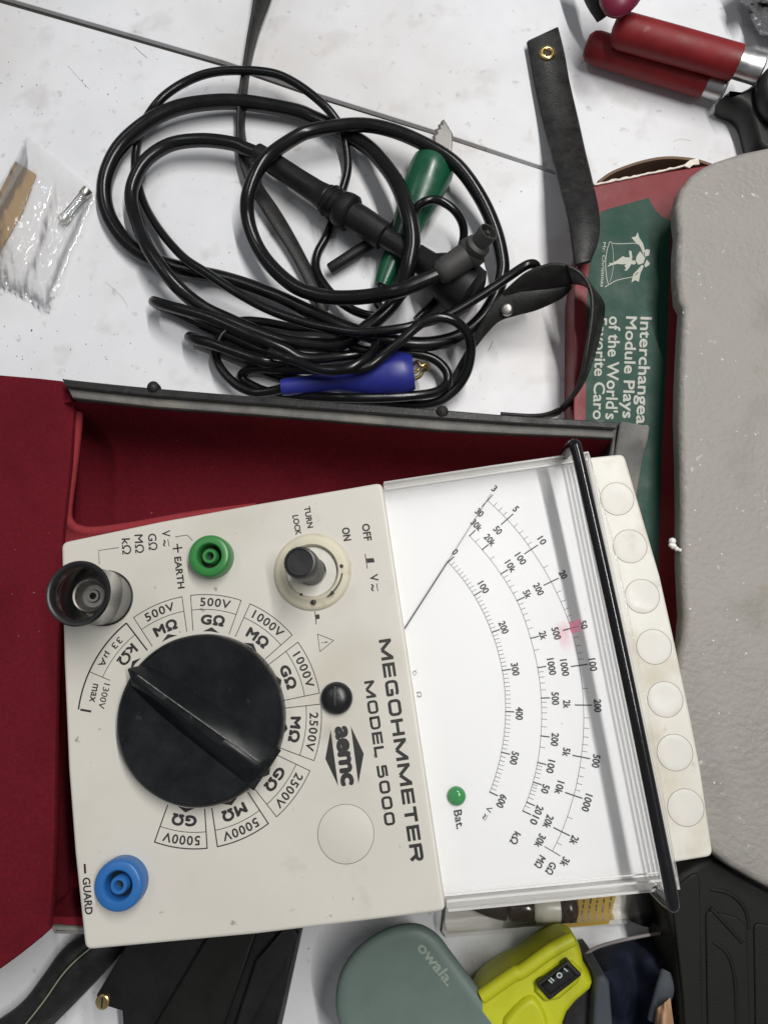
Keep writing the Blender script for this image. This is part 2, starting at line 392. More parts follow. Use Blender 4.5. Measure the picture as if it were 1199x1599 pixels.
MT['brown'] = mat('dark_brown_plastic', (.035, .022, .018), .25, var=.2)
MT['milky'] = mat('milky_plastic', (.58, .56, .50), .3, var=.05)
MT['pack'] = clear('blister_plastic', (.98, .975, .96), .05, .12, .02, (.8, .78, .7), ior=1.2)
MT['line'] = mat('pale_green_edge', (.22, .26, .17), .5)
MT['groove'] = mat('groove_dirt', (.20, .18, .155), .8)
# ------------------------------------------------------------------ table
def board(name, pts, z0, z1, m, parent):
    return MB().prism(pts, z0, z1, .0008, 2).build(name, m, parent)
tb = bpy.data.objects.new('table_top', None); COL.objects.link(tb); tb['kind'] = 'structure'; tb.location = (0, 0, 0)
sL, sR = at(-400, -128, 0), at(1700, 555, 0)
up = at(353, 96, 0); lo_ = at(353, 105, 0)
seamA = [at(-700, -205, 0), at(13, -3, 0), at(353, 95.5, 0), at(500, 147, 0), at(673, 201.5, 0), at(862, 265, 0), at(1700, 548, 0)]
seamB = [at(-700, -192, 0), at(13, 7, 0), at(353, 104.5, 0), at(500, 155, 0), at(673, 208, 0), at(862, 270, 0), at(1700, 553, 0)]
board('board', seamA + [Vector((.45, .55, 0)), Vector((-.5, .55, 0))], -.02, 0, MT['table'], tb)
board('board', seamB + [Vector((.45, -.45, 0)), Vector((-.5, -.45, 0))], -.02, -.0001, MT['table'], tb)
MB().prism([Vector(p) for p in ((-.5, -.45), (.45, -.45), (.45, .55), (-.5, .55))], -.03, -.0035).build('underlay', MT['gap'], tb)

MT['scratch'] = mat('scratch_dirt', (.30, .27, .24), .8, var=.3, vs_=900)
MT['speck'] = mat('dark_specks', (.10, .085, .07), .9, var=.3, vs_=900)
brd = [o for o in tb.children if o.name.startswith('board')]
for q, wd_ in (([(106, 102), (128, 127), (140, 139)], .00013), ([(210, 72), (218, 80), (230, 90)], .00028), ([(165, 440), (190, 463), (200, 480)], .00013), ([(1050, 222), (1062, 217), (1078, 220)], .00013), ([(762, 548), (766, 540), (770, 532)], .0004)):
    MB().stroke(path([(x, y, .00012) for x, y in q], 5), wd_).build('scratch', MT['scratch'], brd[1 if q[0][1] > 95 else 0], 0)
random.seed(21); sp = MB()
for k in range(150):
    x, y = random.uniform(-20, 1180), random.choice([random.uniform(0, 640), random.uniform(0, 640), random.uniform(1440, 1599)])
    if k < 50: x, y = random.gauss(90, 70), random.gauss(540 if k % 2 else 150, 25 if k % 2 else 40)
    c = at(x, y, .00012); r = random.uniform(.00015, .0005) * (1.6 if random.random() < .1 else 1); a = random.uniform(0, 6)
    sp.lathe([(r, 0), (r * .6, r * .5), (0, r * .6)], c, n=6, flat=random.uniform(.3, 1))
dsp = sp.build('table_grit', MT['speck'], tb, 60); dsp['kind'] = 'stuff'
# ------------------------------------------------------------------ the meter
EPS = .00009
mt = thing('megohmmeter', 'cream megohmmeter with black rotary knob and white dial in the red lined case', 'meter', at(560, 1100, .03))
ZB = .030
Ptop = [(96, 847), (250, 814.5), (400, 787), (597, 753)]
Pbot = [(697, 1423), (400, 1459), (133, 1484)]
Pleft = [(117, 1333), (107, 1200), (100, 1033)]
body = MB().prism(ats(Ptop + Pbot + Pleft, ZF), ZB, ZF, .0012, 3, vert=.003).build('housing', MT['panel'], mt)
ink = MB(); Z1 = ZF + EPS
MPX = mmpx(ZF)
# selector scale round the knob
kp = [(298, 928), (377.5, 936), (209, 964), (284.5, 931), (391, 942), (456, 992), (465, 1003), (497.5, 1082.5), (499.5, 1099.5),
      (490, 1187.5), (483, 1203), (432.5, 1276), (420, 1287), (340, 1323), (324, 1326), (242, 1314), (197.5, 974), (135, 1070)]
KC, KR = fit(ats(kp, ZF))
def kang(px, py):
    p = at(px, py, ZF); return math.atan2(p.y - KC.y, p.x - KC.x)
def karc(r, a0, a1, n=14): return [Vector((KC.x + math.cos(a0 + (a1 - a0) * i / n) * r, KC.y + math.sin(a0 + (a1 - a0) * i / n) * r, Z1)) for i in range(n + 1)]
KM, KI, KT = KR - 23 * MPX, KR - 55 * MPX, KR - 56 * MPX
secs = [((209, 964), (284.5, 931), '500V', 'MΩ', 1), ((298, 928), (377.5, 936), '500V', 'GΩ', 1), ((391, 942), (456, 992), '1000V', 'MΩ', 1),
        ((465, 1003), (497.5, 1082.5), '1000V', 'GΩ', 1), ((499.5, 1099.5), (490, 1187.5), '2500V', 'MΩ', 1), ((483, 1203), (432.5, 1276), '2500V', 'GΩ', 1),
        ((420, 1287), (340, 1323), '5000V', 'MΩ', 2), ((324, 1326), (242, 1314), '5000V', 'GΩ', 2)]
def tri(a):
    h = 13 * MPX / KT
    ink.flat([Vector((KC.x + math.cos(q) * r_, KC.y + math.sin(q) * r_, Z1)) for q, r_ in ((a + h, KT - MPX), (a, KT + 6 * MPX), (a - h, KT - MPX), (a, KT - .5 * MPX))])
for a, b, t1, t2, wt in secs:
    a0, a1 = kang(*a), kang(*b)
    if a1 > a0 + .01: a1 -= 2 * math.pi
    if a0 - a1 > 3: a0 -= 2 * math.pi
    lw = (.00028, .00042)[wt - 1]
    ink.stroke(karc(KR, a0, a1), lw); ink.stroke(karc(KM, a0, a1), .00024)
    for q in (a0, a1): ink.stroke([Vector((KC.x + math.cos(q) * r, KC.y + math.sin(q) * r, Z1)) for r in (KI, KR + lw * .4)], lw)
    md = (a0 + a1) / 2; wd_ = abs(a0 - a1) * KR
    arc_text(ink, t1, KC, (KR + KM) / 2, md, (48 if len(t1) == 4 else 56) * MPX, 13.5 * MPX, Z1, .022, 1.15)
    arc_text(ink, t2, KC, KM - 15.5 * MPX, md, 38 * MPX, 17 * MPX, Z1, .05, 1.1)
    tri(md)
a0, a1, a2 = kang(198, 973), kang(143, 1050), kang(126, 1108)
if a1 < 0: a1 += 2 * math.pi
if a2 < 0: a2 += 2 * math.pi
ink.stroke(karc(KR, a0, a2, 24), .0006); ink.stroke(karc(KM, a0, a1), .00024)
for q, lw, r0 in ((a0, .00055, KI), (a1, .00026, KR - 36 * MPX)):
    ink.stroke([Vector((KC.x + math.cos(q) * r, KC.y + math.sin(q) * r, Z1)) for r in (r0, KR)], lw)
ink.stroke(ats([(126, 1108), (143, 1111)], Z1), .0008)
arc_text(ink, '33 µA', KC, (KR + KM) / 2, (a0 + a1) / 2 + .02, 52 * MPX, 13 * MPX, Z1, .01, 1.1, flip=-1)
arc_text(ink, 'kΩ', KC, KM - 15 * MPX, (a0 + a1) / 2 - .06, 34 * MPX, 18 * MPX, Z1, .03, 1.05, flip=-1)
tri((a0 + a1) / 2 - .04)
text(ink, '1300V', 163, 1087, 104, 40, 10, Z1, .008); text(ink, 'max', 147, 1082, 102, 29, 9, Z1, .02)
# legends
for s_, x, y, an, ln, h, b in [('kΩ', 198, 853, 87, 25, 14, .012), ('MΩ', 218, 849, 87, 29, 14, .012), ('GΩ', 239, 846, 87, 26, 14, .012), ('V', 259.5, 833, 87, 10, 13, .012), ('~', 257, 848, 87, 10, 4.5, .015),
      ('EARTH', 280.6, 894, 83, 50, 11, .03), ('TURN', 482, 807.5, 80.4, 34, 9.5, .03), ('LOCK', 463.7, 819.5, 80, 31, 9.5, .03), ('0', 487, 842, 82, 6.5, 8.5, .0),
      ('ON', 541, 834, 81, 21, 12.5, .03), ('OFF', 572.6, 831, 81, 27, 12.5, .03), ('V', 584, 902, 82, 11, 13, .02), ('~', 581.5, 917.5, 82, 11, 5, .02),
      ('GUARD', 137.3, 1399, 85.7, 58, 12.5, .025), ('!', 507, 1003, 82, 1.8, 10, 0)]:
    text(ink, s_, x, y, an, ln, h, Z1, b, 1.12 if s_ == 'MEGOHMMETER' else 1.0)
wide_letters(ink, 'MEGOHMMETER', (600.5, 998), (652, 1345), 18.5, Z1); wide_letters(ink, 'MODEL 5000', (576, 1063), (609.5, 1289), 15, Z1)
text(ink, 'aemc', 537.5, 1180, 83.3, 94, 21, Z1, .075, .95)
ink.flat(ats([(516.4, 1139.7), (508, 1184.8), (528, 1227)], Z1)); ink.flat(ats([(547.7, 1134), (568, 1177), (559.6, 1223.5)], Z1))
ink.stroke(ats([(262.5, 842), (264.5, 853)], Z1), .00028); ink.stroke(ats([(588, 911), (590, 923)], Z1), .0003)
ink.stroke(ats([(270, 857), (285, 855)], Z1), .0006); ink.stroke(ats([(277, 849), (278.5, 863)], Z1), .0006)
ink.stroke(ats([(155.5, 881), (154.5, 859.6), (186, 855)], Z1), .00025); ink.stroke(ats([(274, 838), (292.6, 835.5), (301, 844)], Z1), .00025)
ink.stroke(ats([(570, 865), (573.5, 888)], Z1), .0003); ink.flat(ats([(572, 872), (583.5, 871.5), (585, 878), (573, 879)], Z1))
ink.flat(ats([(543, 878), (547, 877.5), (548, 884), (544, 885)], Z1))
ink.stroke(ats([(491.7, 955), (494, 975)], Z1), .0003); ink.flat(ats([(493, 960), (498.5, 959), (499.5, 966), (494, 967)], Z1))
ink.stroke(ats([(496, 990), (521, 1000), (499.6, 1017.6)], Z1), .00042, closed=True)
ink.stroke(ats([(132.6, 1349), (133.6, 1364)], Z1), .0008)
ink.build('panel_lettering', MT['ink'], body, smooth=0)

# knob
kz = ZF + .0002; kc = at(319, 1121, ZF)
kr = .0311
kn = MB().lathe([(kr * .5, 0), (kr, 0), (kr + .0006, .0012), (kr + .0003, .0055), (kr - .0003, .0072), (kr - .0014, .0080), (kr * .6, .0070), (0, .0062)], (kc.x, kc.y, kz), n=96).build('selector_knob', MT['knob'], mt)
t0, t1 = at(204, 1038, ZF + .011), at(421, 1199, ZF + .011)
dr = Vector((t1.x - t0.x, t1.y - t0.y, 0)).normalized(); pr = Vector((-dr.y, dr.x, 0)); ln = Vector((t1.x - t0.x, t1.y - t0.y, 0)).length
b = bmesh.new(); mid = Vector((kc.x, kc.y, kz))
sec = [(-.5, .0), (.5, .0)]
rows = []
for d_, wb, wt, zt in ((-.505, .0008, .0003, .0095), (-.43, .0056, .0012, .0134), (-.2, .0070, .0015, .0142), (.2, .0080, .0019, .0142), (.44, .0088, .0024, .0134), (.492, .0086, .0028, .0104)):
    c = mid + dr * (d_ * ln)
    rows.append([b.verts.new(c + pr * x + Vector((0, 0, z))) for x, z in ((-wb, .0068), (-wt, zt), (wt, zt), (wb, .0068))])
for i in range(len(rows) - 1):
    for j in range(4):
        b.faces.new((rows[i][j], rows[i][(j + 1) % 4], rows[i + 1][(j + 1) % 4], rows[i + 1][j]))
b.faces.new(rows[0]); b.faces.new(list(reversed(rows[-1])))
bmesh.ops.bevel(b, geom=[e for e in b.edges if all(v.co.z > kz + .01 for v in e.verts)], offset=.0007, segments=2, affect='EDGES', clamp_overlap=True)
MB().bm(b).build('grip', MT['knob'], kn, 50)
MB().tube([mid + dr * (t * ln) + pr * (.0013 + .0013 * (t + .43)) * .95 + Vector((0, 0, z)) for t, z in ((-.42, .0134), (-.2, .0143), (.05, .0144), (.2, .0143), (.42, .0136))], .00022, 6).build('worn_edge', MT['wear'], kn)
# adjusting screw
sc_ = at(526, 1090, ZF)
scr = MB().lathe([(.0061, .0), (.0061, .0012), (.0054, .0026), (.0038, .0036), (.0018, .0041), (0, .0042)], (sc_.x, sc_.y, ZF + .0002), n=40).build('zero_screw', MT['black'], mt, 60)
MB().lathe([(.0060, 0), (.0066, .0002), (.0066, .0006), (.0060, .0007)], (sc_.x, sc_.y, ZF), n=40).build('ring', MT['coveredge'], scr)
e1, e2 = at(523, 1066, ZF + .0042), at(523.5, 1111, ZF + .0042); v1 = (e2 - e1).normalized()
MB().sweep([e1 + v1 * .0006 + Vector((0, 0, -.0022)), e1 * .75 + e2 * .25 + Vector((0, 0, -.0001)), e1 * .5 + e2 * .5 + Vector((0, 0, .0002)), e1 * .25 + e2 * .75 + Vector((0, 0, -.0001)), e2 - v1 * .0006 + Vector((0, 0, -.0022))],
           [(-.0004, -.0004), (.0004, -.0004), (.0004, .0002), (-.0004, .0002)]).build('slot', MT['scale_ink'], scr)
# blank plug
pc = at(540, 1302, ZF)
pl = MB().lathe([(.0103, 0), (.0103, .00016), (.0101, .00022), (0, .00022)], (pc.x, pc.y, ZF), n=64).build('blank_plug', MT['panel'], mt)
MB().lathe([(.01032, 0), (.01032, .00019), (.01050, .00019), (.01050, 0)], (pc.x, pc.y, ZF), n=64).build('plug_gap', MT['groove'], pl)
# push button with collar
bc = at(488, 893, ZF)
bt = MB().lathe([(.0056, .002), (.0056, .0165), (.0060, .0175), (.0060, .0250), (.0056, .0262), (.0049, .0264), (.0046, .0260), (0, .0258)], (bc.x - .0004, bc.y + .0002, ZF), axis=(-.03, .02, 1), n=72,
                wob=lambda k, h: (1.0 + (.018 if k % 3 == 0 else 0)) if .017 < h < .0262 else 1).build('push_button', MT['black'], mt, 30)
MB().lathe([(.0056, .0003), (.0098, .0003), (.0100, .0012), (.0097, .0016), (.0056, .0016)], (bc.x, bc.y, ZF), n=64).build('white_seat', MT['disc'], bt)
ring = MB().lathe([(.0100, .0001), (.0101, .0030), (.0107, .0036), (.0116, .0031), (.0122, .0022), (.0136, .0019), (.0146, .0014), (.0151, .0006), (.0153, .0001)], (bc.x, bc.y, ZF), n=72).build('collar', MT['collar'], bt, 70)
dots = MB()
for x, y, r in ((533, 884, 3.2), (489.5, 940, 4.5), (470.5, 928.5, 2.4)):
    c = at(x, y, ZF + .003); dots.lathe([(r * MPX, 0), (r * MPX * .9, .0003), (0, .0005)], c, n=16)
dots.stroke(path([(534.5, 895, ZF + .0036), (532, 905, ZF + .0036), (527, 915, ZF + .0036), (519, 925, ZF + .0036), (511, 932, ZF + .0036)], 6), .0005)
dots.flat(ats([(518, 922), (523, 927), (512, 932)], ZF + .0037))
dots.build('mark', MT['ink'], ring)
# sockets
def socket(name, px, py, r, m, label=None):
    c = at(px, py, ZF + .0052)
    o = MB().lathe([(r * .99, -.0052), (r, -.0012), (r * .985, .0002), (r * .94, .0012), (r * .88, .0016), (r * .62, .0016), (r * .57, .0012), (r * .54, -.0004), (r * .53, -.0050), (r * .36, -.0050), (r * .36, .0000), (r * .32, .0006), (r * .20, .0006), (r * .17, .0001), (r * .165, -.005)], c, n=56).build(name, m, mt, 40)
    MB().lathe([(r * .54, -.0046), (r * .34, -.0046)], c, n=40).build('recess_shade', MT['hollow_shade'], o)  # dark ring paints the shade at the bottom of the socket
    MB().lathe([(r * .17, -.0030), (r * .1, -.0032), (0, -.0032)], c, n=20).build('contact', MT['hollow_shade'], o)  # dark disc paints the shade down the centre hole
    if label: o['label'] = label
    return o
socket('earth_socket', 328, 868.5, .0084, MT['green'], 'green earth socket'); socket('guard_socket', 186.5, 1382, .0091, MT['blue'], 'blue guard socket')
# high-voltage terminal: smoked sleeve round a metal contact
hc = at(166, 934, ZF)
hv = MB().lathe([(.0107, .0), (.0107, .0228), (.0114, .0236), (.0117, .0246), (.0112, .0253), (.0100, .0250), (.0095, .0240), (.0095, .0)], (hc.x, hc.y, ZF + .0002), n=64).build('smoked_terminal', MT['smoke'], mt, 50)
MB().lathe([(.0106, .0234), (.0115, .0236), (.01195, .0246), (.0113, .0256), (.0102, .0254), (.0098, .0244), (.0100, .0236)], (hc.x, hc.y, ZF + .0002), n=64).build('rim', MT['black'], hv, 60)
MB().lathe([(.0066, .0004), (.0066, .0150), (.0062, .0156), (.0056, .0152), (.0048, .0118), (.0042, .0112), (.0026, .0112), (.0022, .0122), (.0013, .0122), (.0013, .006), (0, .006)], (hc.x, hc.y, ZF + .0002), n=48).build('contact', MT['dullmetal'], hv, 40)
MB().lathe([(.0107, .0001), (.0110, .0003), (.0110, .0009), (.0107, .0009)], (hc.x, hc.y, ZF + .0001), n=64).build('base_ring', MT['black'], hv)

# display: white base, scale card, clear cover
Cq = [(597.6, 753.2), (760, 728.5), (918, 705.8), (960, 860), (1008, 1090), (1060, 1387), (880, 1404.5), (697.3, 1422.6)]
ZP = ZF - .0075
base_o = MB().prism(ats(Cq, ZF), ZB + .001, ZP - .0006, .0005).build('display_base', MT['strip'], mt)
Pq = [(600, 775), (903, 722), (1000, 1090), (1044, 1376), (706, 1402)]
plate = MB().prism(ats([(596.5, 758), (760, 734), (914.5, 712), (955, 862), (1002, 1090), (1053, 1380), (880, 1396.5), (695.5, 1415)], ZF), ZP - .0004, ZP).build('scale_plate', MT['plate'], base_o)
ZS = ZP + EPS; si = MB(); SPX = mmpx(ZP)
oa = ats([(761, 781.7), (791.5, 811), (829, 858), (860, 908.5), (891, 981), (904, 1039), (910.5, 1101), (907, 1182), (895.4, 1242), (876.5, 1298.6), (862, 1329)], ZP)
ma = ats([(732.7, 837), (752.6, 858.4), (781.7, 896.4), (806.8, 938), (828, 997), (839, 1042.5), (844.5, 1090), (844, 1149), (839, 1190.5), (832, 1221), (821.8, 1252.5), (815.7, 1266)], ZP)
va = ats([(699.4, 878), (740, 930), (767.5, 987.5), (784, 1047), (789, 1111), (782.5, 1174.5), (764.3, 1236.7)], ZP)
def scale(points, labels, subs, majors_in, lin=False):
    c, r = fit(points); an = [math.atan2(p.y - c.y, p.x - c.x) for p in points]
    rad = [math.hypot(p.x - c.x, p.y - c.y) for p in points]
    def rr_(a):
        return float(np.interp(-a, [-x for x in an], rad))
    def pt(a, d): q = rr_(a) + d * SPX; return Vector((c.x + math.cos(a) * q, c.y + math.sin(a) * q, ZS))
    n = 90
    si.stroke([pt(an[0] + (an[-1] - an[0]) * i / n, 0) for i in range(n + 1)], .00016)
    for i, a in enumerate(an):
        ends = i in (0, len(an) - 1)
        wq = .00030 if (ends and majors_in) else .00046
        si.stroke([pt(a, -13 if majors_in else -.6), pt(a, 13)], wq)
    for i, ns in enumerate(subs):
        v0, v1_ = labels[i], labels[i + 1]
        for k in range(1, ns + 1):
            v = v0 + (v1_ - v0) * k / (ns + 1)
            f = k / (ns + 1) if lin else (math.log(v) - math.log(v0)) / (math.log(v1_) - math.log(v0))
            a = an[i] + (an[i + 1] - an[i]) * f
            si.stroke([pt(a, 0), pt(a, 8)], .00018)
    return c
c1 = scale(oa, [3, 5, 10, 20, 50, 100, 200, 500, 1000, 2000, 3000], [3, 4, 1, 5, 4, 1, 5, 4, 1, 1], True)
c2 = scale(ma, [30e3, 20e3, 10e3, 5e3, 2e3, 1e3, 500, 200, 100, 50, 20, 10], [1, 1, 4, 5, 1, 4, 5, 1, 4, 5, 1], False)
c3 = scale(va, [0, 100, 200, 300, 400, 500, 600], [9] * 6, False, True)
def lab(c, items, h=11.2):
    for s_, x, y in items:
        p = at(x, y, ZP); d = Vector((p.x - c.x, p.y - c.y)); a = math.atan2(d.y, d.x)
        L_ = {1: 6, 2: 12.5, 3: 19, 4: 25}[len(s_)] + (5 if 'Ω' in s_ else 0)
        arc_text(si, s_, c, d.length, a, L_ * SPX, h * SPX, ZS, .028, 1.02, bend=False)
lab(c1, [('3', 771.7, 763), ('5', 805, 794.6), ('10', 846, 844), ('20', 878.7, 897.4), ('50', 910.6, 975.6), ('100', 925, 1038), ('200', 932.5, 1102), ('500', 930, 1188.5), ('1000', 916, 1253.6), ('2k', 896, 1312), ('3k', 881.4, 1346)])
lab(c1, [('30', 748.4, 800.5), ('50', 777, 828), ('100', 812.6, 872.4), ('200', 840.5, 920), ('500', 868, 989), ('1000', 881, 1042.5), ('2k', 884.5, 1099.5), ('5k', 883.7, 1174.6), ('10k', 873, 1230), ('20k', 855.5, 1283), ('30k', 842.7, 1313), ('MΩ', 843, 1346), ('GΩ', 860, 1356)])
lab(c2, [('30k', 743.8, 820), ('20k', 764.6, 843), ('10k', 797, 884), ('5k', 823, 927.7), ('2k', 847.7, 992), ('1000', 860.7, 1041), ('500', 866.5, 1090.7), ('200', 865.7, 1154.7), ('100', 859.4, 1197), ('50', 851, 1232), ('20', 841, 1265), ('10', 834, 1280.6), ('kΩ', 804.4, 1308.8)])
lab(c3, [('0', 710.4, 862), ('100', 754.6, 917), ('200', 786, 979.8), ('300', 804, 1045), ('400', 810.5, 1114), ('500', 802.6, 1183.8), ('600', 782.8, 1251)])
text(si, 'V', 763, 1264, 110, 9, 9, ZS, .01); text(si, '~', 756, 1275, 110, 9, 4, ZS, .01); si.stroke(ats([(761, 1273), (757, 1282)], ZS), .0002)
text(si, 'Bat.', 716.6, 1279.5, 80, 30, 13, ZS, .02)
text(si, 'Ω', 654.5, 1084.5, 84, 9, 7, ZS, 0); si.stroke(ats([(645, 1048), (651, 1050), (647, 1055), (644, 1051), (650, 1046)], ZS), .0002)
si.build('scale_print', MT['scale_ink'], plate, smooth=0)
lc = at(712.5, 1242.5, ZP)
MB().lathe([(.0035, 0), (.0035, .0008), (.0029, .0018), (.0015, .0023), (0, .0024)], (lc.x, lc.y, ZP + .0001), n=32).build('battery_lamp', MT['lamp'], plate, 70)
MB().sweep(ats([(625, 992), (699, 877), (701, 874), (767, 771)], ZP + .0016), lambda i: [(a * (.00026, .00024, .0001, .0001)[i], b) for a, b in ((-1, -.0001), (1, -.0001), (1, .0002), (-1, .0002))]).build('needle', MT['scale_ink'], mt)
cov = MB().prism(ats(Cq, ZF), ZF - .0001, ZF + .0016, .0005, 2, vert=.0015).build('window_cover', MT['cover'], mt)
def edge_wall(a, b, w0, w1, z0, z1, m=MT['coveredge'], nm='cover_edge', par=None):
    """bar of clear plastic along an edge of the cover"""
    A, B = at(a[0], a[1], ZF), at(b[0], b[1], ZF); d = (B - A).normalized(); n_ = Vector((d.y, -d.x, 0))
    return MB().prism([A + n_ * w0, B + n_ * w0, B + n_ * w1, A + n_ * w1], z0, z1, .0003, 2).build(nm, m, par or cov)
# top side (outside is up in the photo, +y), right side, bottom side
edge_wall((598, 753.4), (917, 706.2), .0003, .0022, ZP, ZF - .0004); edge_wall((599, 753), (916, 706), .0030, .0038, ZF + .0017, ZF + .0024); edge_wall((599, 753), (916, 706), .0003, .0011, ZF + .0017, ZF + .0026)
edge_wall((918, 707), (1060, 1386), .0004, .0024, ZP, ZF - .0004)
for k in range(4): edge_wall((918.5 + (k == 0) * .5, 709), (1059, 1384), .0006 + k * .0017, .0014 + k * .0017, ZF + .0017, ZF + .0030 - k * .0002)
edge_wall((1060, 1387), (698, 1422.3), .0003, .0026, ZP, ZF - .0004); edge_wall((1058, 1387), (699, 1422), .0003, .0012, ZF + .0017, ZF + .0027); edge_wall((1056, 1387), (699, 1422), .0034, .0042, ZF + .0017, ZF + .0026); edge_wall((1054, 1387), (699, 1422), .0060, .0066, ZF + .0017, ZF + .0021)
pk = MB(); pcx = [(889, 972), (905, 966), (908, 974), (906, 985), (893, 990), (889, 984)]
pk.flat(ats(pcx, ZF + .00168)); pk.build('ink_mark', MT['pink'], cov, 0)
# end strip with seven discs
ZE = ZF - .0055
Sp = [(905, 716), (974, 708.5), (1000, 797), (1030, 900), (1056, 1017), (1077, 1117), (1093, 1200), (1113, 1337), (1040, 1349), (985, 1060)]
st = MB().prism(ats(Sp, ZE), ZB + .002, ZE, .0009, 3, vert=.0028).build('end_strip', MT['strip'], mt)
for x, y in ((965, 779), (985, 853), (1004, 931), (1022.5, 1010), (1040, 1092), (1055, 1175), (1072, 1261)):
    c = at(x - 2, y, ZE)
    d = MB().lathe([(.0066, 0), (.0066, .00007), (.0064, .0001), (.0045, .00007), (0, .00004)], (c.x, c.y, ZE), n=44).build('disc', MT['disc'], st)
    MB().lathe([(.0066, 0), (.0066, .00010), (.00677, .00010), (.00677, 0)], (c.x, c.y, ZE), n=44).build('disc_gap', MT['groove'], d)
# carrying bail
ZH = ZF + .017
pa = [at(886, 704, ZF - .02), at(892, 697, ZF + .0), at(897, 689, ZH - .002), at(901, 698, ZH)] 
pb = [at(1050, 1400, ZH), at(1053, 1414, ZH), at(1051, 1421, ZH - .002)]
A_, B_ = at(897, 690, ZH), at(1052, 1419, ZH)
dn = (B_ - A_).normalized()
pts = [A_ + Vector((0, 0, -.045)), A_ + Vector((0, 0, -.02)), A_ + Vector((0, 0, -.008)), A_ + Vector((0, 0, -.0025)) + dn * .0006, A_ + dn * .0028 + Vector((0, 0, 0))]
pts += [A_ + dn * ((B_ - A_).length * t) + Vector((math.sin(math.pi * t) * .0008, 0, 0)) for t in (.12, .3, .5, .7, .88)]
pts += [B_ - dn * .0028, B_ + Vector((0, 0, -.0025)) - dn * .0006, B_ + Vector((0, 0, -.008)), B_ + Vector((0, 0, -.02)), B_ + Vector((0, 0, -.045))]
MB().tube(spline(pts, 8), .00222, 18).build('carrying_bail', MT['bail'], mt, 60)
# ------------------------------------------------------------------ the red lined case
cs = thing('carrying_case', 'open leather case with dark red lining under the meter', 'case', at(500, 1000, 0))
ZR = .060
ro = [(98, 592), (130, 596), (240, 607), (400, 620), (560, 632), (690, 641), (800, 650), (900, 656), (962, 660)]
ri = [(113, 621), (140, 624), (240, 635), (400, 647), (560, 660), (690, 671), (800, 677), (900, 681), (958, 684)]
rm = [((a[0] + b[0]) / 2, a[1] + (b[1] - a[1]) * .45) for a, b in zip(ro, ri)]
wall = MB().prism(ats(ro, ZR) + ats(ri[::-1], ZR), .0005, ZR, .0012, 2).build('side_wall', MT['greyleather'], cs)
MB().strip(spline(ats(ro, ZR + .0015), 4), spline(ats(rm, ZR + .0022), 4), .0018).build('edge_binding', MT['leather'], wall)
for x, y in ((240, 605), (690, 643)):
    c = at(x, y, ZR + .002)
    MB().lathe([(.0030, -.003), (.0030, .0008), (.0022, .0022), (0, .0028)], c, n=24).build('stud', MT['leather'], wall, 70)
# red lining: sloping side running into the floor
W = spline([at(40, 628, .045), at(85, 632, .046)] + ats([(114, 627), (140, 629), (240, 639), (400, 651), (560, 664), (690, 675), (800, 681), (900, 684), (957, 688)], ZR - .001), 3)
prof = [(0, 0), (.0006, -.004), (.0015, -.015), (.0035, -.030), (.0060, -.041), (.010, -.0485), (.017, -.0530), (.027, -.0543), (.06, -.0546), (.10, -.0546)]
V = []; Fc = []
for i, p in enumerate(W):
    for d_, z in prof: V.append(Vector((p.x + d_ * .02, p.y - d_ - .0002 * noise.noise(Vector((i * .4, d_ * 80, 0))), max(.0042, p.z + z) + .0004 * noise.noise(Vector((i * .35, d_ * 60, 3))))))
m_ = len(prof)
for i in range(len(W) - 1):
    for j in range(m_ - 1): Fc.append((i * m_ + j, i * m_ + j + 1, (i + 1) * m_ + j + 1, (i + 1) * m_ + j))
MB().add(V, Fc).build('side_lining', MT['red'], cs, 60)
# partition lip
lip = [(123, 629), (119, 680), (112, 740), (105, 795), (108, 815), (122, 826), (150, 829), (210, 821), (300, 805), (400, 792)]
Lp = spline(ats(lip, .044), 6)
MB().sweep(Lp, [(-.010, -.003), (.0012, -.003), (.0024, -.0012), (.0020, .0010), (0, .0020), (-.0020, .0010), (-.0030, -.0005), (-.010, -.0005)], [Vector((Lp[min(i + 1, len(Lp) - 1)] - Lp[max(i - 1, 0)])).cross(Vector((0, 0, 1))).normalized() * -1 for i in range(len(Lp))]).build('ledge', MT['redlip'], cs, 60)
# floor, padding, bottom wall, hinge wall, open lid, end wall
MB().prism(ats([(280, 1432), (100, 1432), (70, 1432), (78, 1442), (132, 1446), (300, 1444)], .049), .003, .0488).build('end_lining', MT['red'], cs)
MB().prism([at(40, 640, .003), Vector((.062, .095, 0)), Vector((.062, -.085, 0)), at(50, 1430, .003)], .001, .0035).build('floor_lining', MT['red'], cs)
MB().prism(ats([(330, 860), (640, 800), (700, 1330), (260, 1400)], .028), .0036, ZB - .0002, .001).build('padding', MT['red'], cs)
MB().prism(ats([(78, 1446), (132, 1449), (300, 1447), (500, 1428), (690, 1402), (690, 1412), (500, 1438), (300, 1457), (132, 1460), (84, 1459)], .050), .001, .050, .0012, 2).build('end_wall', MT['greyleather'], cs)
lid = [(-260, 560), (0, 585), (60, 590), (96, 594), (112, 602), (116, 622), (110, 720), (98, 830), (91, 1000), (87, 1150), (85, 1300), (81, 1400), (78, 1452), (60, 1468), (30, 1492), (0, 1514), (-60, 1545), (-260, 1560)]
MB().prism(ats(lid, .052), .0485, .052, .0012, 3).build('lid', MT['red'], cs)
MB().prism(ats([(66, 625), (62, 720), (52, 830), (48, 1000), (46, 1150), (44, 1300), (42, 1440), (30, 1440), (32, 1300), (34, 1150), (36, 1000), (40, 830), (50, 720), (54, 625)], .048), .001, .048).build('hinge_wall', MT['red'], cs)
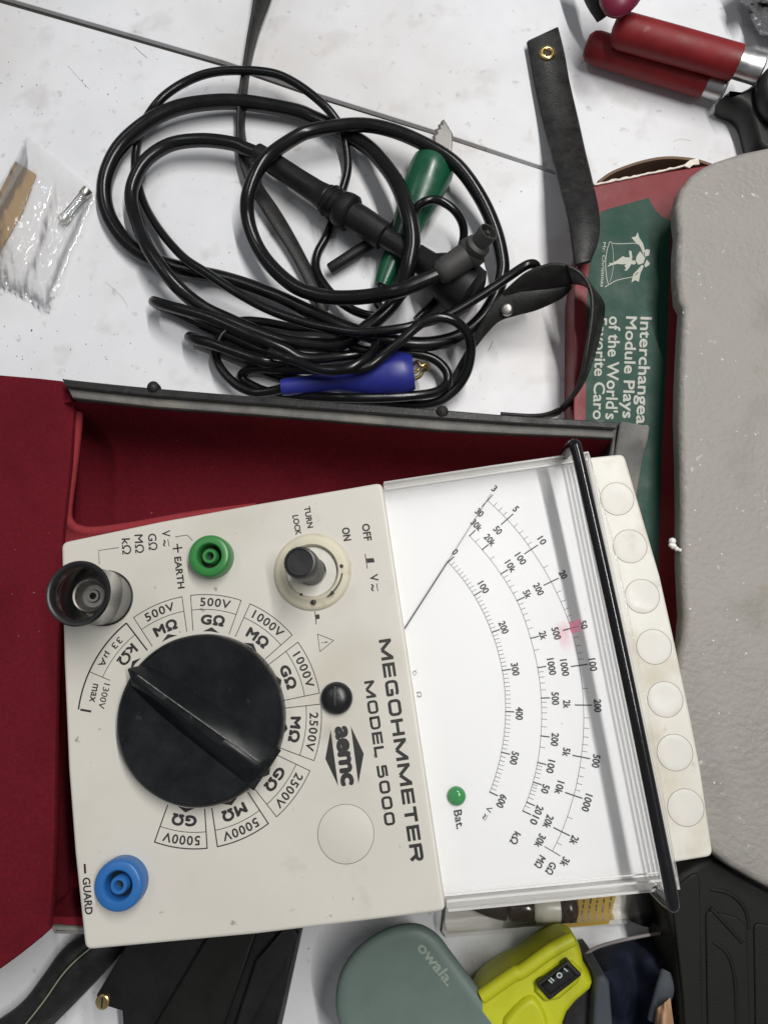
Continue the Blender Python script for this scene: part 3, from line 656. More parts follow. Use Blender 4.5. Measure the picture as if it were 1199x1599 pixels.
MB().prism(ats([(957, 660), (968, 661), (963, 690), (960, 712), (956, 780), (945, 782), (949, 712), (953, 690)], .058), .029, .0585, .001).build('end_wall', MT['leather'], cs)
Lf = path([(967, 659, .061), (962, 690, .060), (959, 710, .058), (957, 760, .056), (955, 800, .054)], 4)
Rf = path([(1013, 667, .061), (1009, 690, .060), (1003, 712, .058), (995, 760, .056), (988, 800, .054)], 4)
MB().strip(Lf, Rf, .003).build('end_flap', MT['greyleather'], cs, 50)

# ------------------------------------------------------------------ leather straps
tag(MB().strip(path([(822, 67, .004), (827, 95, .004), (833, 130, .004), (846, 190, .006), (858, 235, .012), (871, 285, .022), (885, 340, .031), (892, 385, .034), (896, 415, .035)], 5),
               path([(871, 44, .004), (881, 85, .004), (889, 130, .004), (903, 190, .006), (913, 235, .012), (925, 285, .022), (935, 335, .031), (934, 375, .034), (922, 408, .035)], 5), .0028).build('leather_strap', MT['leather'], None, 50),
    'flat black leather strap with brass eyelet beside the red pliers', 'strap')
ey = at(854, 83, .0058)
ob = bpy.data.objects['leather_strap']
MB().lathe([(.0021, -.001), (.0021, .0008), (.0030, .0014), (.0046, .0011), (.0052, .0002), (.0052, -.0006)], ey, n=32).build('eyelet', MT['brass'], ob, 60)
MB().lathe([(.0022, -.0002), (.0010, -.0002), (0, -.0002)], ey, n=24).build('eyelet_hole', MT['hollow_shade'], ob)
l2 = thing('leather_strap', 'grey black leather strap standing in a loop with a rivet beside the green carton', 'strap', at(860, 560, 0))
near = [(786, 456, .030), (805, 438, .036), (822, 425, .040), (845, 415, .043), (868, 411, .045), (892, 417, .046), (910, 431, .046), (920, 450, .046), (923, 476, .045), (920, 512, .043), (914, 550, .040), (909, 580, .036), (899, 608, .031), (880, 632, .026), (858, 645, .022), (830, 649, .019), (781, 646, .017)]
far = [(800, 470, .022), (820, 462, .026), (840, 456, .028), (860, 450, .030), (880, 446, .031), (900, 443, .032), (916, 447, .033), (930, 458, .034), (942, 478, .034), (938, 512, .032), (928, 550, .028), (916, 583, .026), (902, 613, .020), (882, 638, .014), (860, 650, .009), (830, 652, .006), (781, 650, .005)]
MB().strip(path(near, 5), path(far, 5), .0022).build('loop', MT['leather'], l2, 60)
MB().strip(path([(700, 596, .004), (722, 556, .010), (741, 522, .018), (757, 492, .024), (786, 457, .028), (830, 453, .030), (870, 446, .030), (890, 444, .030)], 5),
           path([(712, 600, .004), (730, 562, .010), (748, 536, .016), (776, 504, .020), (806, 493, .022), (838, 484, .023), (876, 466, .025), (893, 449, .029)], 5), .0024).build('tongue', MT['leather'], l2, 60)
rv = at(791, 483, .0265)
MB().lathe([(.0036, -.001), (.0034, .0004), (.0024, .0013), (.0010, .0016), (0, .0016)], rv, axis=(-.2, -.3, 1), n=28).build('rivet', MT['metal'], l2, 70)
tag(MB().strip(path([(402, -60, .016), (396, 0, .014), (388, 50, .013), (381, 100, .012), (372, 160, .011), (370, 205, .010), (373, 245, .009), (387, 290, .008), (420, 345, .007), (455, 400, .006), (488, 465, .005), (500, 492, .005)], 5),
               path([(440, -60, .004), (423, 0, .004), (405, 47, .004), (391, 100, .003), (384, 160, .003), (382, 205, .003), (391, 243, .003), (406, 283, .003), (439, 332, .003), (471, 388, .003), (504, 455, .003), (514, 484, .003)], 5), .0022).build('leather_strap', MT['leather'], None, 60),
    'narrow grey leather strap running beneath the coiled cables from the top edge', 'strap')

# ------------------------------------------------------------------ thick probe lead
hl = thing('probe_lead', 'thick black test lead with ribbed probe handle and angled connector', 'test lead', at(470, 340, 0))
H = [(405, 241, .013), (385, 233, .013), (362, 224, .013), (314, 219, .013), (266, 226, .012), (229, 250, .012), (210, 283, .011), (206, 313, .011), (216, 350, .013), (232, 388, .018), (259, 427, .018), (288, 458, .015), (320, 482, .013), (356, 499, .011), (388, 513, .011),
     (421, 526, .012), (455, 535, .013), (515, 540, .013), (543, 531, .014), (569, 514, .015), (590, 498, .016), (611, 477, .017), (629, 447, .019), (638, 412, .024), (644, 376, .026), (637, 332, .026), (619, 285, .022), (594, 250, .017), (569, 226, .012), (531, 204, .008), (492, 186, .007), (458, 173, .008), (382, 160, .009),
     (328, 160, .010), (276, 169, .011), (232, 190, .011), (191, 225, .009), (170, 262, .007), (163, 299, .006), (170, 336, .005), (191, 371, .005), (218, 395, .006), (253, 411, .007), (297, 423, .007), (345, 433, .007), (388, 446, .008), (433, 463, .009), (478, 484, .012), (500, 494, .014), (535, 510, .018), (573, 523, .020), (625, 535, .018), (671, 537, .015), (713, 527, .012), (745, 505, .010),
     (770, 470, .010), (783, 430, .011), (783, 402, .012), (772, 357, .014), (749, 307, .016), (714, 259, .018), (670, 229, .019), (613, 204, .019), (559, 195, .018), (492, 203, .018), (458, 217, .020), (413, 251, .026), (389, 299, .024), (387, 340, .018), (400, 381, .015), (423, 415, .016), (458, 446, .018), (492, 460, .020), (527, 465, .023), (573, 463, .028), (620, 454, .034), (655, 441, .035), (686, 428, .035)]
hp = path(H, 6); nH = len(hp)
MB().tube(hp, [.0046 if nH * .28 < i < nH * .56 else .0041 for i in range(nH)], 14).build('cable', MT['cable'], hl, 60)
A0, A1 = at(400, 238, .014), at(742, 462, .019); ax = (A1 - A0).normalized(); LL = (A1 - A0).length
def pf(*q): return [(r, t * LL) for r, t in q]
hd = MB().lathe(pf((.0042, 0), (.0058, .005), (.0060, .03), (.0058, .06), (.0064, .09), (.0064, .20), (.0068, .29), (.0076, .325), (.0084, .335)) +
          pf(*[(r, .34 + i * .012) for i, r in enumerate((.0080, .0096, .0080, .0096, .0080, .0098))]) + pf((.0104, .412), (.0108, .425), (.0108, .445), (.0098, .452), (.0082, .456), (.0084, .50), (.0080, .60), (.0060, .606), (.0058, .72), (.0074, .74), (.0078, .80), (.0110, .83), (.0140, .90), (.0148, .955), (.0140, .985), (.0100, 1.0), (0, 1.0)), A0, ax, n=40).build('probe_handle', MT['probe'], hl, 35)
MB().lathe([(.0009, 0), (.0008, .0004), (0, .0004)], at(459, 268.5, .0204), n=12).build('pin_hole', MT['hollow_shade'], hd)
q0, q1 = at(514, 421, .006), at(648, 335, .009)
MB().lathe([(0, 0), (.0030, .0002), (.0034, .0012), (.0035, .012), (.0036, (q1 - q0).length * .75), (.0048, (q1 - q0).length * .8), (.0046, (q1 - q0).length), (0, (q1 - q0).length)], q0, q1 - q0, n=28).build('probe_tip', MT['probe'], hl, 40)
c0, c1_ = at(684, 429, .035), at(745, 388, .038); cx_ = (c1_ - c0); cl = cx_.length
cn = MB().lathe([(.0034, -.001), (.0052, .0), (.0066, .002), (.0070, .006), (.0072, cl * .7), (.0080, cl * .74), (.0084, cl * .82), (.0080, cl * .98), (.0062, cl * 1.0), (0, cl)], c0, cx_, n=36).build('connector', MT['conn'], hl, 35)
d0, d1 = at(740, 391, .040), at(763, 361, .052); dx = (d1 - d0); dl = dx.length
MB().lathe([(0, 0), (.0064, 0), (.0068, .001), (.0068, .0045), (.0058, .0055), (.0050, .006), (.0052, dl * .95), (.0051, dl), (.0044, dl), (.0042, dl - .004), (.0015, dl - .004), (.0012, dl - .0005), (0, dl - .0002)], d0, dx, n=36).build('plug_tip', MT['conn'], cn, 35)

# ------------------------------------------------------------------ green clip lead
gl_ = thing('clip_lead', 'thin black lead with dark green crocodile clip boot under the probe', 'clip lead', at(640, 320, 0))
g0, g1 = at(688, 232, .012), at(596, 446, .007); gx = g1 - g0; gL = gx.length
boot = MB().lathe([(0, .001), (.0062, .001), (.0095, .004), (.0128, .010), (.0134, .016), (.0124, .030), (.0100, .046), (.0076, .060), (.0056, gL * .95), (.0046, gL), (0, gL)], g0, gx, n=40, flat=.85).build('boot', MT['boot_green'], gl_, 60)
j0 = at(690, 190, .016); j1 = at(697, 226, .012)
MB().prism(ats([(693, 185), (688, 189), (690, 193), (684, 195), (686, 200), (680, 203), (682, 208), (677, 212), (679, 240), (705, 240), (707, 208)], .018), .0145, .018, .0008, 2).build('jaw', MT['dullmetal'], gl_, 30)
MB().prism(ats([(690, 190), (684, 193), (685, 198), (679, 200), (680, 206), (675, 211), (677, 238), (700, 238), (702, 206)], .010), .0065, .0095, .0008, 2).build('jaw', MT['dullmetal'], gl_, 30)
N1 = [(598, 442, .007), (590, 465, .008), (578, 495, .007), (548, 520, .006), (500, 530, .005), (440, 520, .005), (396, 508, .006), (375, 512, .006), (345, 508, .007)]
N1 = [(597, 444, .007), (588, 470, .009), (600, 492, .010), (569, 491, .011), (536, 475, .009), (508, 447, .006), (494, 420, .004), (496, 395, .003), (512, 364, .003), (533, 302, .004), (543, 260, .005), (536, 210, .010), (519, 179, .014), (492, 152, .016), (458, 128, .016), (423, 114, .015), (369, 110, .014), (328, 114, .013), (294, 126, .012), (263, 145, .012), (242, 166, .011),
      (225, 193, .006), (215, 224, .004), (212, 258, .004), (217, 292, .004), (229, 326, .006), (253, 364, .012), (287, 402, .017), (321, 425, .019), (365, 454, .019), (410, 479, .018), (455, 497, .019), (500, 510, .022), (560, 519, .026), (620, 514, .027), (662, 504, .026), (703, 490, .026), (759, 456, .028), (797, 430, .030), (822, 414, .032), (834, 413, .030), (838, 420, .026)]
MB().tube(path(N1, 6), .0026, 12).build('cable', MT['cable'], gl_, 60)
MB().tube(path([(632, 430, .010), (637, 380, .012), (642, 346, .017), (650, 326, .022), (661, 316, .024), (676, 312, .024), (692, 316, .024), (709, 328, .022), (721, 347, .017), (724, 368, .012), (718, 392, .008), (705, 430, .004), (680, 470, .004), (650, 500, .006)], 6), .0025, 12).build('cable', MT['cable'], gl_, 60)

# ------------------------------------------------------------------ blue clip lead
bl = thing('clip_lead', 'thin black lead with blue crocodile clip boot against the red case', 'clip lead', at(560, 590, 0))
b0, b1 = at(440, 605, .014), at(646, 581, .017); bx = b1 - b0; bL = bx.length
MB().lathe([(0, 0), (.0046, 0), (.0050, .003), (.0052, bL * .3), (.0060, bL * .42), (.0096, bL * .58), (.0116, bL * .70), (.0122, bL * .80), (.0122, bL * .92), (.0108, bL * .97), (.0095, bL), (0, bL)], b0, bx, n=40, flat=.9).build('boot', MT['boot_blue'], bl, 50)
MB().tube(path([(644, 570, .018), (652, 565, .020), (658, 572, .021), (666, 568, .020), (668, 576, .018), (660, 580, .016), (655, 588, .015), (646, 592, .014)], 5), .0011, 10).build('jaw', MT['brass'], bl, 60)
MB().tube(path([(644, 582, .014), (652, 579, .014), (657, 572, .013), (664, 574, .013)], 5), .0010, 10).build('jaw', MT['brass'], bl, 60)
N2 = [(446, 603, .014), (433, 609, .012), (401, 613, .010), (376, 605, .010), (356, 589, .010), (341, 569, .009), (337, 550, .006), (346, 524, .005), (372, 503, .005), (410, 503, .005), (460, 512, .005), (520, 516, .006), (560, 545, .012), (622, 549, .013), (657, 554, .012), (681, 563, .011), (697, 580, .010), (698, 598, .010), (681, 612, .013), (643, 618, .016), (597, 621, .018), (538, 621, .019), (480, 619, .012), (420, 612, .004), (388, 599, .004), (377, 588, .005), (388, 578, .008), (410, 575, .011), (444, 577, .016), (490, 577, .024),
      (538, 577, .030), (573, 573, .030), (597, 556, .030), (625, 533, .032), (648, 512, .033), (667, 500, .034), (690, 496, .034), (713, 503, .032), (731, 524, .026), (735, 549, .020), (728, 582, .014), (709, 610, .010), (681, 628, .008), (643, 632, .006), (597, 628, .005), (540, 622, .004), (480, 615, .003)]
MB().tube(path(N2, 6), .0027, 12).build('cable', MT['cable'], bl, 60)
ll = thing('cable_coil', 'black cable doubled back in two flat loops left of the blue clip', 'cable', at(330, 510, 0))
N3 = [(600, 545, .008), (540, 556, .010), (478, 560, .018), (444, 546, .022), (401, 528, .024), (356, 508, .024), (320, 494, .023), (275, 481, .021), (250, 474, .018), (241, 471, .013), (246, 474, .007), (275, 488, .004), (310, 505, .004), (350, 522, .004), (400, 545, .005), (430, 556, .008), (450, 566, .015), (421, 566, .018), (401, 561, .019), (365, 549, .018), (331, 537, .017), (308, 531, .015), (297, 527, .010), (302, 528, .005), (330, 540, .003), (380, 560, .003), (430, 585, .003), (500, 600, .003)]
MB().tube(path(N3, 6), .0032, 12).build('cable', MT['cable'], ll, 60)
MB().tube(path([(421, 549, .027), (430, 553, .027), (455, 562, .027), (500, 577, .032), (538, 577, .034), (569, 562, .032), (584, 545, .026), (588, 530, .018)], 6), .0026, 12).build('cable_end', MT['cable'], ll, 60)

# ------------------------------------------------------------------ carton, foam block
bx_ = thing('carton', 'red and green printed carton under the grey foam block', 'box', at(1040, 620, 0))
ZC = .025
Bq = [(926, 289), (1000, 275), (1078, 262), (1300, 228), (1330, 1150), (866, 1150), (895, 660), (896, 450), (915, 330)]
car = MB().prism(ats(Bq, ZC), .0005, ZC, .0006, 2).build('carton_body', MT['boxred'], bx_)
Gq = [(938, 330), (960, 323), (1012, 309), (1016, 317), (1023, 328), (1033, 338), (1047, 345), (1046, 400), (1040, 567), (1033, 700), (1030, 797), (1026, 900), (1020, 1000), (905, 1000), (914, 660), (915, 540), (917, 440), (925, 372)]
MB().flat(ats(Gq, ZC + .0001)).build('green_label', MT['boxgreen'], car, 0)
tx = MB(); ZT = ZC + .0002
text(tx, 'Interchangeable', 1001.5, 597, 92.3, 208, 24, ZT, .018); text(tx, 'Module Plays', 980, 572.5, 92, 159, 23, ZT, .018)
text(tx, "of the World's", 957, 573.5, 92, 161, 19.5, ZT, .018); text(tx, 'Favorite Carols', 936, 583.5, 91.8, 176, 18, ZT, .018)
# bell emblem
def em(p): return [at(900 + x / 7.494, 300 + y / 7.494, ZT) for x, y in p]
def emp(p, k=5): return spline(em(p), k)
tx.stroke(emp([(385, 580), (350, 700), (338, 850), (350, 1000), (372, 1085)]), .00035); tx.stroke(emp([(405, 580), (425, 690), (428, 840), (415, 960), (385, 1050)]), .0002)
tx.stroke(emp([(385, 578), (440, 602), (560, 603), (690, 600), (745, 640), (785, 740)]), .0004); tx.stroke(emp([(330, 1110), (372, 1085), (460, 1035), (560, 1010), (650, 990), (720, 940)]), .0004)
tx.flat(em([(640, 530), (688, 520), (713, 470), (730, 530), (775, 600), (800, 690), (780, 710), (740, 630), (680, 580)])); tx.flat(em([(640, 1055), (660, 960), (720, 900), (760, 850), (785, 865), (745, 950), (725, 1050), (685, 1030)]))
tx.flat(em([(790, 690), (812, 668), (858, 675), (845, 740), (800, 755)])); tx.flat(em([(790, 850), (820, 790), (858, 835), (840, 860), (800, 880)]))
tx.flat(em([(700, 750), (740, 690), (770, 730), (800, 770), (780, 830), (720, 850), (690, 800)]))
tx.flat(em([(360, 862), (385, 850), (380, 825), (400, 835), (470, 800), (540, 748), (565, 762), (620, 765), (610, 685), (640, 690), (650, 760), (645, 800), (680, 800), (695, 830), (670, 850), (640, 840), (610, 890), (580, 920), (552, 912), (580, 895), (558, 862), (575, 840), (540, 845), (470, 840), (410, 855), (365, 872)]))
text(tx, 'Mr. Christmas', 941.5, 413, 93, 70, 5, ZT, .01)
tx.build('carton_lettering', MT['silver'], car, 0)
fl = ats([(934, 284), (958, 268), (1000, 253), (1040, 246), (1082, 249), (1110, 257)], .026)
Fp = spline(fl, 5)
MB().sweep(Fp, [(-.0008, -.024), (.0008, -.024), (.0008, 0), (-.0008, 0)], [Vector((Fp[min(i + 1, len(Fp) - 1)] - Fp[max(i - 1, 0)])).cross(Vector((0, 0, 1))).normalized() * -1 for i in range(len(Fp))]).build('end_flap', MT['cardboard'], bx_)
MB().prism(ats([(930, 287), (958, 270), (1000, 255), (1040, 248), (1082, 251), (1100, 258), (1078, 263), (1000, 277)], .010), .001, .010).build('carton_inside', MT['darkcard'], bx_)
tr = []
random.seed(3)
for k in range(30):
    t = k / 29; x = 927 + t * 163; y = 289 - t * 34
    tr.append(at(x, y + random.uniform(-.8, .8) - (3 if t > .9 else 0), ZC + .0006))
MB().sweep(tr, lambda i: [(a * (.0004 + .0006 * abs(noise.noise(Vector((i * .7, 1, 2)))) + (.0012 if i > 25 else 0)), b * .0005) for a, b in ((-1, -1), (1, -1), (1, 1), (-1, 1))]).build('torn_edge', MT['torn'], bx_)
fo = [(1072, 283), (1090, 270), (1110, 261), (1150, 248), (1199, 238), (1300, 220), (1380, 210), (1380, 1440), (1300, 1425), (1240, 1402), (1199, 1386), (1165, 1368), (1130, 1348), (1100, 1325), (1075, 1290), (1055, 1240), (1045, 1150), (1046, 1050), (1052, 1016), (1057, 1000), (1060, 960), (1058, 925), (1056, 880), (1056, 800), (1055, 730), (1053, 660), (1054, 600), (1056, 560), (1058, 520), (1060, 488), (1053, 474), (1050, 440), (1050, 400), (1053, 372), (1050, 350), (1049, 330), (1055, 305)]
ZFo = .052
b = bmesh.new(); b.free()
foam = MB().pillow(ats(fo, .046), [(.022, ZC + .0004), (.022, .036), (.0015, .040), (0, .043), (.0001, ZFo - .003), (.0006, ZFo - .0014), (.0016, ZFo - .0004), (.003, ZFo)]).build('foam_block', MT['foam'], None, 60)
tag(foam, 'large grey foam block with pitted top resting on the red carton', 'foam block')
random.seed(11)
for k in range(70):
    x, y = random.uniform(1066, 1199), random.uniform(262, 1340)
    if y > 1010 and x < 1062 + (y - 1000) * .17 + 12: continue
    c = at(x, y, ZFo); r = random.uniform(.0002, .0006)
    MB().lathe([(r, -.0002), (r * .8, r * .5), (0, r * .8)], c, n=7, flat=random.uniform(.35, 1)).build('glint_fleck', MT['crumb_glint'], foam, 60)  # white chips stand in for small glints on the foam top
cr_ = MB()
for x, y, r in ((1049, 845, .0018), (1051, 853, .0016), (1047, 851, .0012), (1056, 857, .0012), (1061, 859, .0009)):
    cr_.lathe([(r * .6, -r), (r, -.2 * r), (r * .7, r * .7), (0, r)], at(x, y, ZFo - .001), n=9, axis=(random.uniform(-.4, .4), random.uniform(-.4, .4), 1))
cr_.build('torn_corner', MT['crumb_glint'], foam, 60)
# ------------------------------------------------------------------ tools along the top edge
pp = thing('pliers', 'red handled pliers with silver collars and dark steel head', 'pliers', at(1080, 100, 0))
def grip(p0, p1, r, collar, nm='handle'):
    a, b = at(*p0), at(*p1); d = b - a; L_ = d.length
    o = MB().lathe([(0, -.0006), (r * .62, 0), (r * .90, .0024), (r, .006), (r * 1.0, L_ * .5), (r * .97, L_), (r * .90, L_ + .0003), (0, L_ + .0003)], a, d, n=40, flat=.92).build(nm, MT['plred'], pp, 50)
    a2 = b; MB().lathe([(0, -.001), (r * .86, -.001), (r * .88, collar), (r * .7, collar + .001), (0, collar + .001)], a2, d, n=40, flat=.9).build('collar', MT['steel'], o, 40)
grip((957, 44, .026), (1150, 98, .026), .0102, .0135)
grip((915, 70, .011), (1102, 128, .011), .0095, .0110)
MB().pillow(soft(ats([(1120, 148), (1160, 142), (1192, 112), (1300, 70), (1310, 260), (1180, 246), (1170, 205), (1160, 168), (1132, 160)], .016), 2), [(.002, .001), (0, .008), (.0005, .013), (.002, .017), (.004, .019)]).build('head', MT['darksteel'], pp, 70)
MB().pillow(soft(ats([(1186, 108), (1240, 70), (1310, 70), (1310, 200), (1220, 190), (1188, 150)], .030), 2), [(.002, .016), (0, .024), (.0008, .028), (.003, .031)]).build('jaw', MT['darksteel'], pp, 70)
mg = thing('tool_handle', 'magenta handle end poking in at the top edge above the pliers', 'tool', at(950, -10, 0))
a, b_ = at(990, -70, .046), at(951, 34, .042)
MB().lathe([(.0140, 0), (.0140, .012), (.0130, .020), (.0115, .027), (.0090, .033), (.005, .0375), (0, .039)], a, b_ - a, n=32, flat=.6).build('handle', MT['magenta'], mg, 60)
MB().strip(path([(893, -60, .02), (910, -5, .018), (933, 34, .012)], 4), path([(925, -60, .024), (932, -5, .024), (946, 26, .018)], 4), .004).build('blade', MT['darksteel'], mg, 50)
# crumpled film in the corner
def patch(c, nu, nv, zf):
    V = []
    for i in range(nu + 1):
        for j in range(nv + 1):
            u, v = i / nu, j / nv
            x = (c[0][0] * (1 - u) + c[1][0] * u) * (1 - v) + (c[3][0] * (1 - u) + c[2][0] * u) * v
            y = (c[0][1] * (1 - u) + c[1][1] * u) * (1 - v) + (c[3][1] * (1 - u) + c[2][1] * u) * v
            dx_, dy_, z = zf(u, v); V.append(at(x + dx_, y + dy_, z))
    return V, [(i * (nv + 1) + j, (i + 1) * (nv + 1) + j, (i + 1) * (nv + 1) + j + 1, i * (nv + 1) + j + 1) for i in range(nu) for j in range(nv)]
def nz3(u, v, s_, o=0): return noise.noise(Vector((u * s_ + o, v * s_ - o, o * 1.7)))
tag(MB().add(*patch([(1136, -30), (1300, -40), (1290, 60), (1188, 55)], 26, 20, lambda u, v: (6 * nz3(u, v, 5, 2), 8 * nz3(u, v, 6, 4), .010 + .010 * nz3(u, v, 4, 1) + .006 * abs(nz3(u, v, 9, 7))))).build('crumpled_wrapper', MT['foil'], None, 25),
    'crumpled dark grey wrapper in the top right corner', 'wrapper')

# ------------------------------------------------------------------ bag with fuse
def bagz(u, v):
    e = max(0, min(1, min(u, 1 - u, v, 1 - v) * 6)); e = e * e * (3 - 2 * e)
    folds = .0030 * abs(math.sin((u * 1.1 - v * .35) * 7 + 1.6 * nz3(u, v, 2, 3))) ** .7 + .0016 * nz3(u, v * .4, 5, 6)
    crisp = (.25 + max(0, v - .55) * 2.2) * (.0034 * abs(nz3(u, v, 12, 9)) + .0020 * abs(nz3(u, v, 22, 4)))
    return (2 * nz3(u, v, 4, 5), 2 * nz3(u, v, 4, 8), .0012 + e * (.0058 + folds) + crisp)
tag(MB().add(*patch([(44, 211), (152, 300), (76, 487), (-70, 405)], 80, 80, bagz)).build('plastic_bag', MT['bag'], None, 30), 'small clear plastic bag holding a glass fuse', 'bag')
tag(MB().prism(ats([(24, 252), (57, 272), (36, 330), (0, 393), (-40, 450), (-70, 430), (-40, 360), (0, 300)], .0016), .0011, .0016).build('paper_slip', MT['kraft'], None), 'brown paper slip inside the clear bag', 'paper')
fu = thing('glass_fuse', 'small glass fuse with metal end caps in the bag', 'fuse', at(118, 321, 0))
f0, f1 = at(138, 296, .0036), at(97, 346, .0036); fd = f1 - f0; fL = fd.length
MB().lathe([(.0027, .003), (.0027, fL - .003)], f0, fd, n=24).build('tube', MT['fuseglass'], fu, 60)
for a, b in ((0, .0052), (fL - .0052, fL)):
    MB().lathe([(0, a), (.0029, a), (.0031, a + .0003), (.0031, b - .0003), (.0029, b), (0, b)], f0, fd, n=24).build('end_cap', MT['metal'], fu, 40)
MB().tube([f0 + fd * .1, f0 + fd * .9], .00015, 6).build('filament', MT['steel'], fu)

# ------------------------------------------------------------------ things along the bottom edge
bs_ = thing('black_strap', 'folded black leather strap at the bottom left below the red lid', 'strap', at(80, 1540, 0))
MB().strip(path([(-40, 1612, .010), (0, 1592, .010), (40, 1562, .011), (72, 1520, .012), (100, 1482, .012), (132, 1458, .010), (175, 1436, .008)], 6), path([(0, 1640, .014), (28, 1615, .015), (62, 1580, .016), (92, 1538, .016), (118, 1505, .015), (148, 1480, .013), (190, 1460, .010)], 6), .006).build('fold', MT['leather'], bs_, 70)
MB().strip(path([(5, 1640, .016), (40, 1600, .017), (70, 1562, .018), (98, 1522, .018), (122, 1497, .017), (150, 1474, .015), (190, 1445, .012)], 6), path([(46, 1640, .008), (84, 1599, .009), (118, 1565, .010), (150, 1532, .010), (178, 1502, .010), (200, 1476, .010), (235, 1440, .009)], 6), .0035).build('band', MT['leather'], bs_, 70)
MB().tube(path([(5, 1640, .0185), (40, 1600, .0195), (70, 1562, .0205), (98, 1522, .0205), (122, 1497, .0195), (150, 1474, .0175)], 6), .0004, 6).build('edge_line', MT['line'], bs_)
bb = thing('black_box', 'black plastic box with a brass screw below the meter', 'box', at(290, 1540, 0))
MB().prism(ats([(197, 1476), (150, 1555), (152, 1568), (190, 1580), (196, 1660), (420, 1660), (470, 1430), (330, 1430)], .036), .001, .036, .0015, 3).build('body', MT['blacksat'], bb)
MB().prism(ats([(325, 1460), (405, 1445), (330, 1660), (205, 1660), (243, 1599)], .040), .0355, .040, .0015, 3).build('raised_panel', MT['hard'], bb)
MB().prism(ats([(452, 1440), (466, 1460), (446, 1500), (360, 1660), (348, 1660), (400, 1500)], .041), .0355, .041, .001, 2).build('side_rail', MT['blacksat'], bb)
c = at(161, 1564, .0365)
sw = MB().lathe([(.0032, -.001), (.0032, .0006), (.0026, .0010), (.0012, .0008), (0, .0008)], c, n=28).build('screw', MT['brass'], bb, 40)
MB().prism([c.xy + Vector(q) for q in ((-.0003, -.0022), (.0003, -.0022), (.0003, .0022), (-.0003, .0022))], c.z + .0009, c.z + .00105).build('slot', MT['hollow_shade'], sw)
# sage bottle lid
bo = thing('water_bottle', 'sage green bottle lying at the bottom edge with a pale logo', 'bottle', at(650, 1550, 0))
so = [(705, 1489), (690, 1466), (672, 1450), (650, 1441), (620, 1444), (592, 1455), (566, 1472), (545, 1494), (531, 1518), (524, 1548), (524, 1580), (532, 1610), (560, 1655), (680, 1810), (900, 1740)]
MB().pillow(soft(ats(so, .038), 2), [(.014, .002), (.008, .014), (.003, .030), (0, .0372), (.0003, .0388), (.0011, .0400), (.0026, .0408), (.005, .0411)]).build('lid', MT['sage'], bo, 80)
lg = MB(); text(lg, 'owala.', 680.5, 1505, 51.5, 78, 18, .0413, .03); lg.build('logo', MT['sagelogo'], bo, 0)
# yellow tool
yt = thing('yellow_tool', 'acid yellow power tool with black rocker switch beside the sage bottle', 'tool', at(850, 1540, 0))
yo = [(730, 1545), (775, 1512), (800, 1497), (808, 1496), (862, 1456), (886, 1451), (897, 1460), (904, 1480), (907, 1500), (927, 1524), (884, 1560), (872, 1590), (868, 1680), (740, 1700)]
yb = MB().pillow(soft(ats(yo, .030), 1), [(.006, .002), (.003, .012), (0, .024), (0, .034), (.0006, .0375), (.002, .0402), (.0036, .041)]).build('body', MT['yellow'], yt, 60)
MB().tube(path([(752, 1556, .0402), (800, 1522, .0410), (815, 1516, .0412), (860, 1484, .0412), (893, 1466, .0395)], 6), .0030, 14).build('rib', MT['yellow'], yt, 70)
MB().pillow(soft(ats([(778, 1600), (812, 1562), (832, 1552), (848, 1572), (858, 1600), (852, 1690), (790, 1690)], .043), 1), [(0, .036), (.0003, .042), (.0013, .0440), (.0022, .0444)]).build('rib', MT['yellow'], yt, 60)
MB().pillow(soft(ats([(826, 1540), (886, 1492), (918, 1524), (858, 1574)], .043), 1), [(0, .036), (.0003, .0425), (.0015, .0438), (.003, .044)]).build('switch_bezel', MT['yellow'], yt, 60)
rk = MB().prism(ats([(836, 1538), (886, 1500), (909, 1523), (858, 1563)], .0455), .0405, .0455, .0008, 3, vert=.001).build('rocker_switch', MT['black'], yt, 50)
rq = ats([(845, 1539), (885, 1508), (900, 1523), (859, 1554)], .0464)
MB().prism(rq, .0455, .0474, .0012, 3).build('rocker', MT['blacksat'], rk, 50)
mk = MB(); z_ = .0476
mk.stroke(ats([(880, 1512), (886, 1517)], z_), .0006); mk.stroke([at(873 + 3.6 * math.cos(t), 1523 + 3.6 * math.sin(t), z_) for t in [k * math.pi / 8 for k in range(16)]], .0006, closed=True)
mk.stroke(ats([(859, 1527), (865, 1532)], z_), .0006); mk.stroke(ats([(856, 1530), (862, 1535)], z_), .0006)
mk.build('switch_marks', MT['mark'], rk, 0)
MB().prism(ats([(884, 1564), (929, 1529), (926, 1600), (930, 1690), (874, 1690), (876, 1600)], .036), .002, .036, .002, 3).build('black_base', MT['black'], yt, 50)
MB().prism(ats([(930, 1527), (943, 1523), (952, 1535), (957, 1600), (960, 1690), (922, 1690), (926, 1600)], .044), .002, .044, .002, 3).build('grey_post', MT['greyweb'], yt, 50)
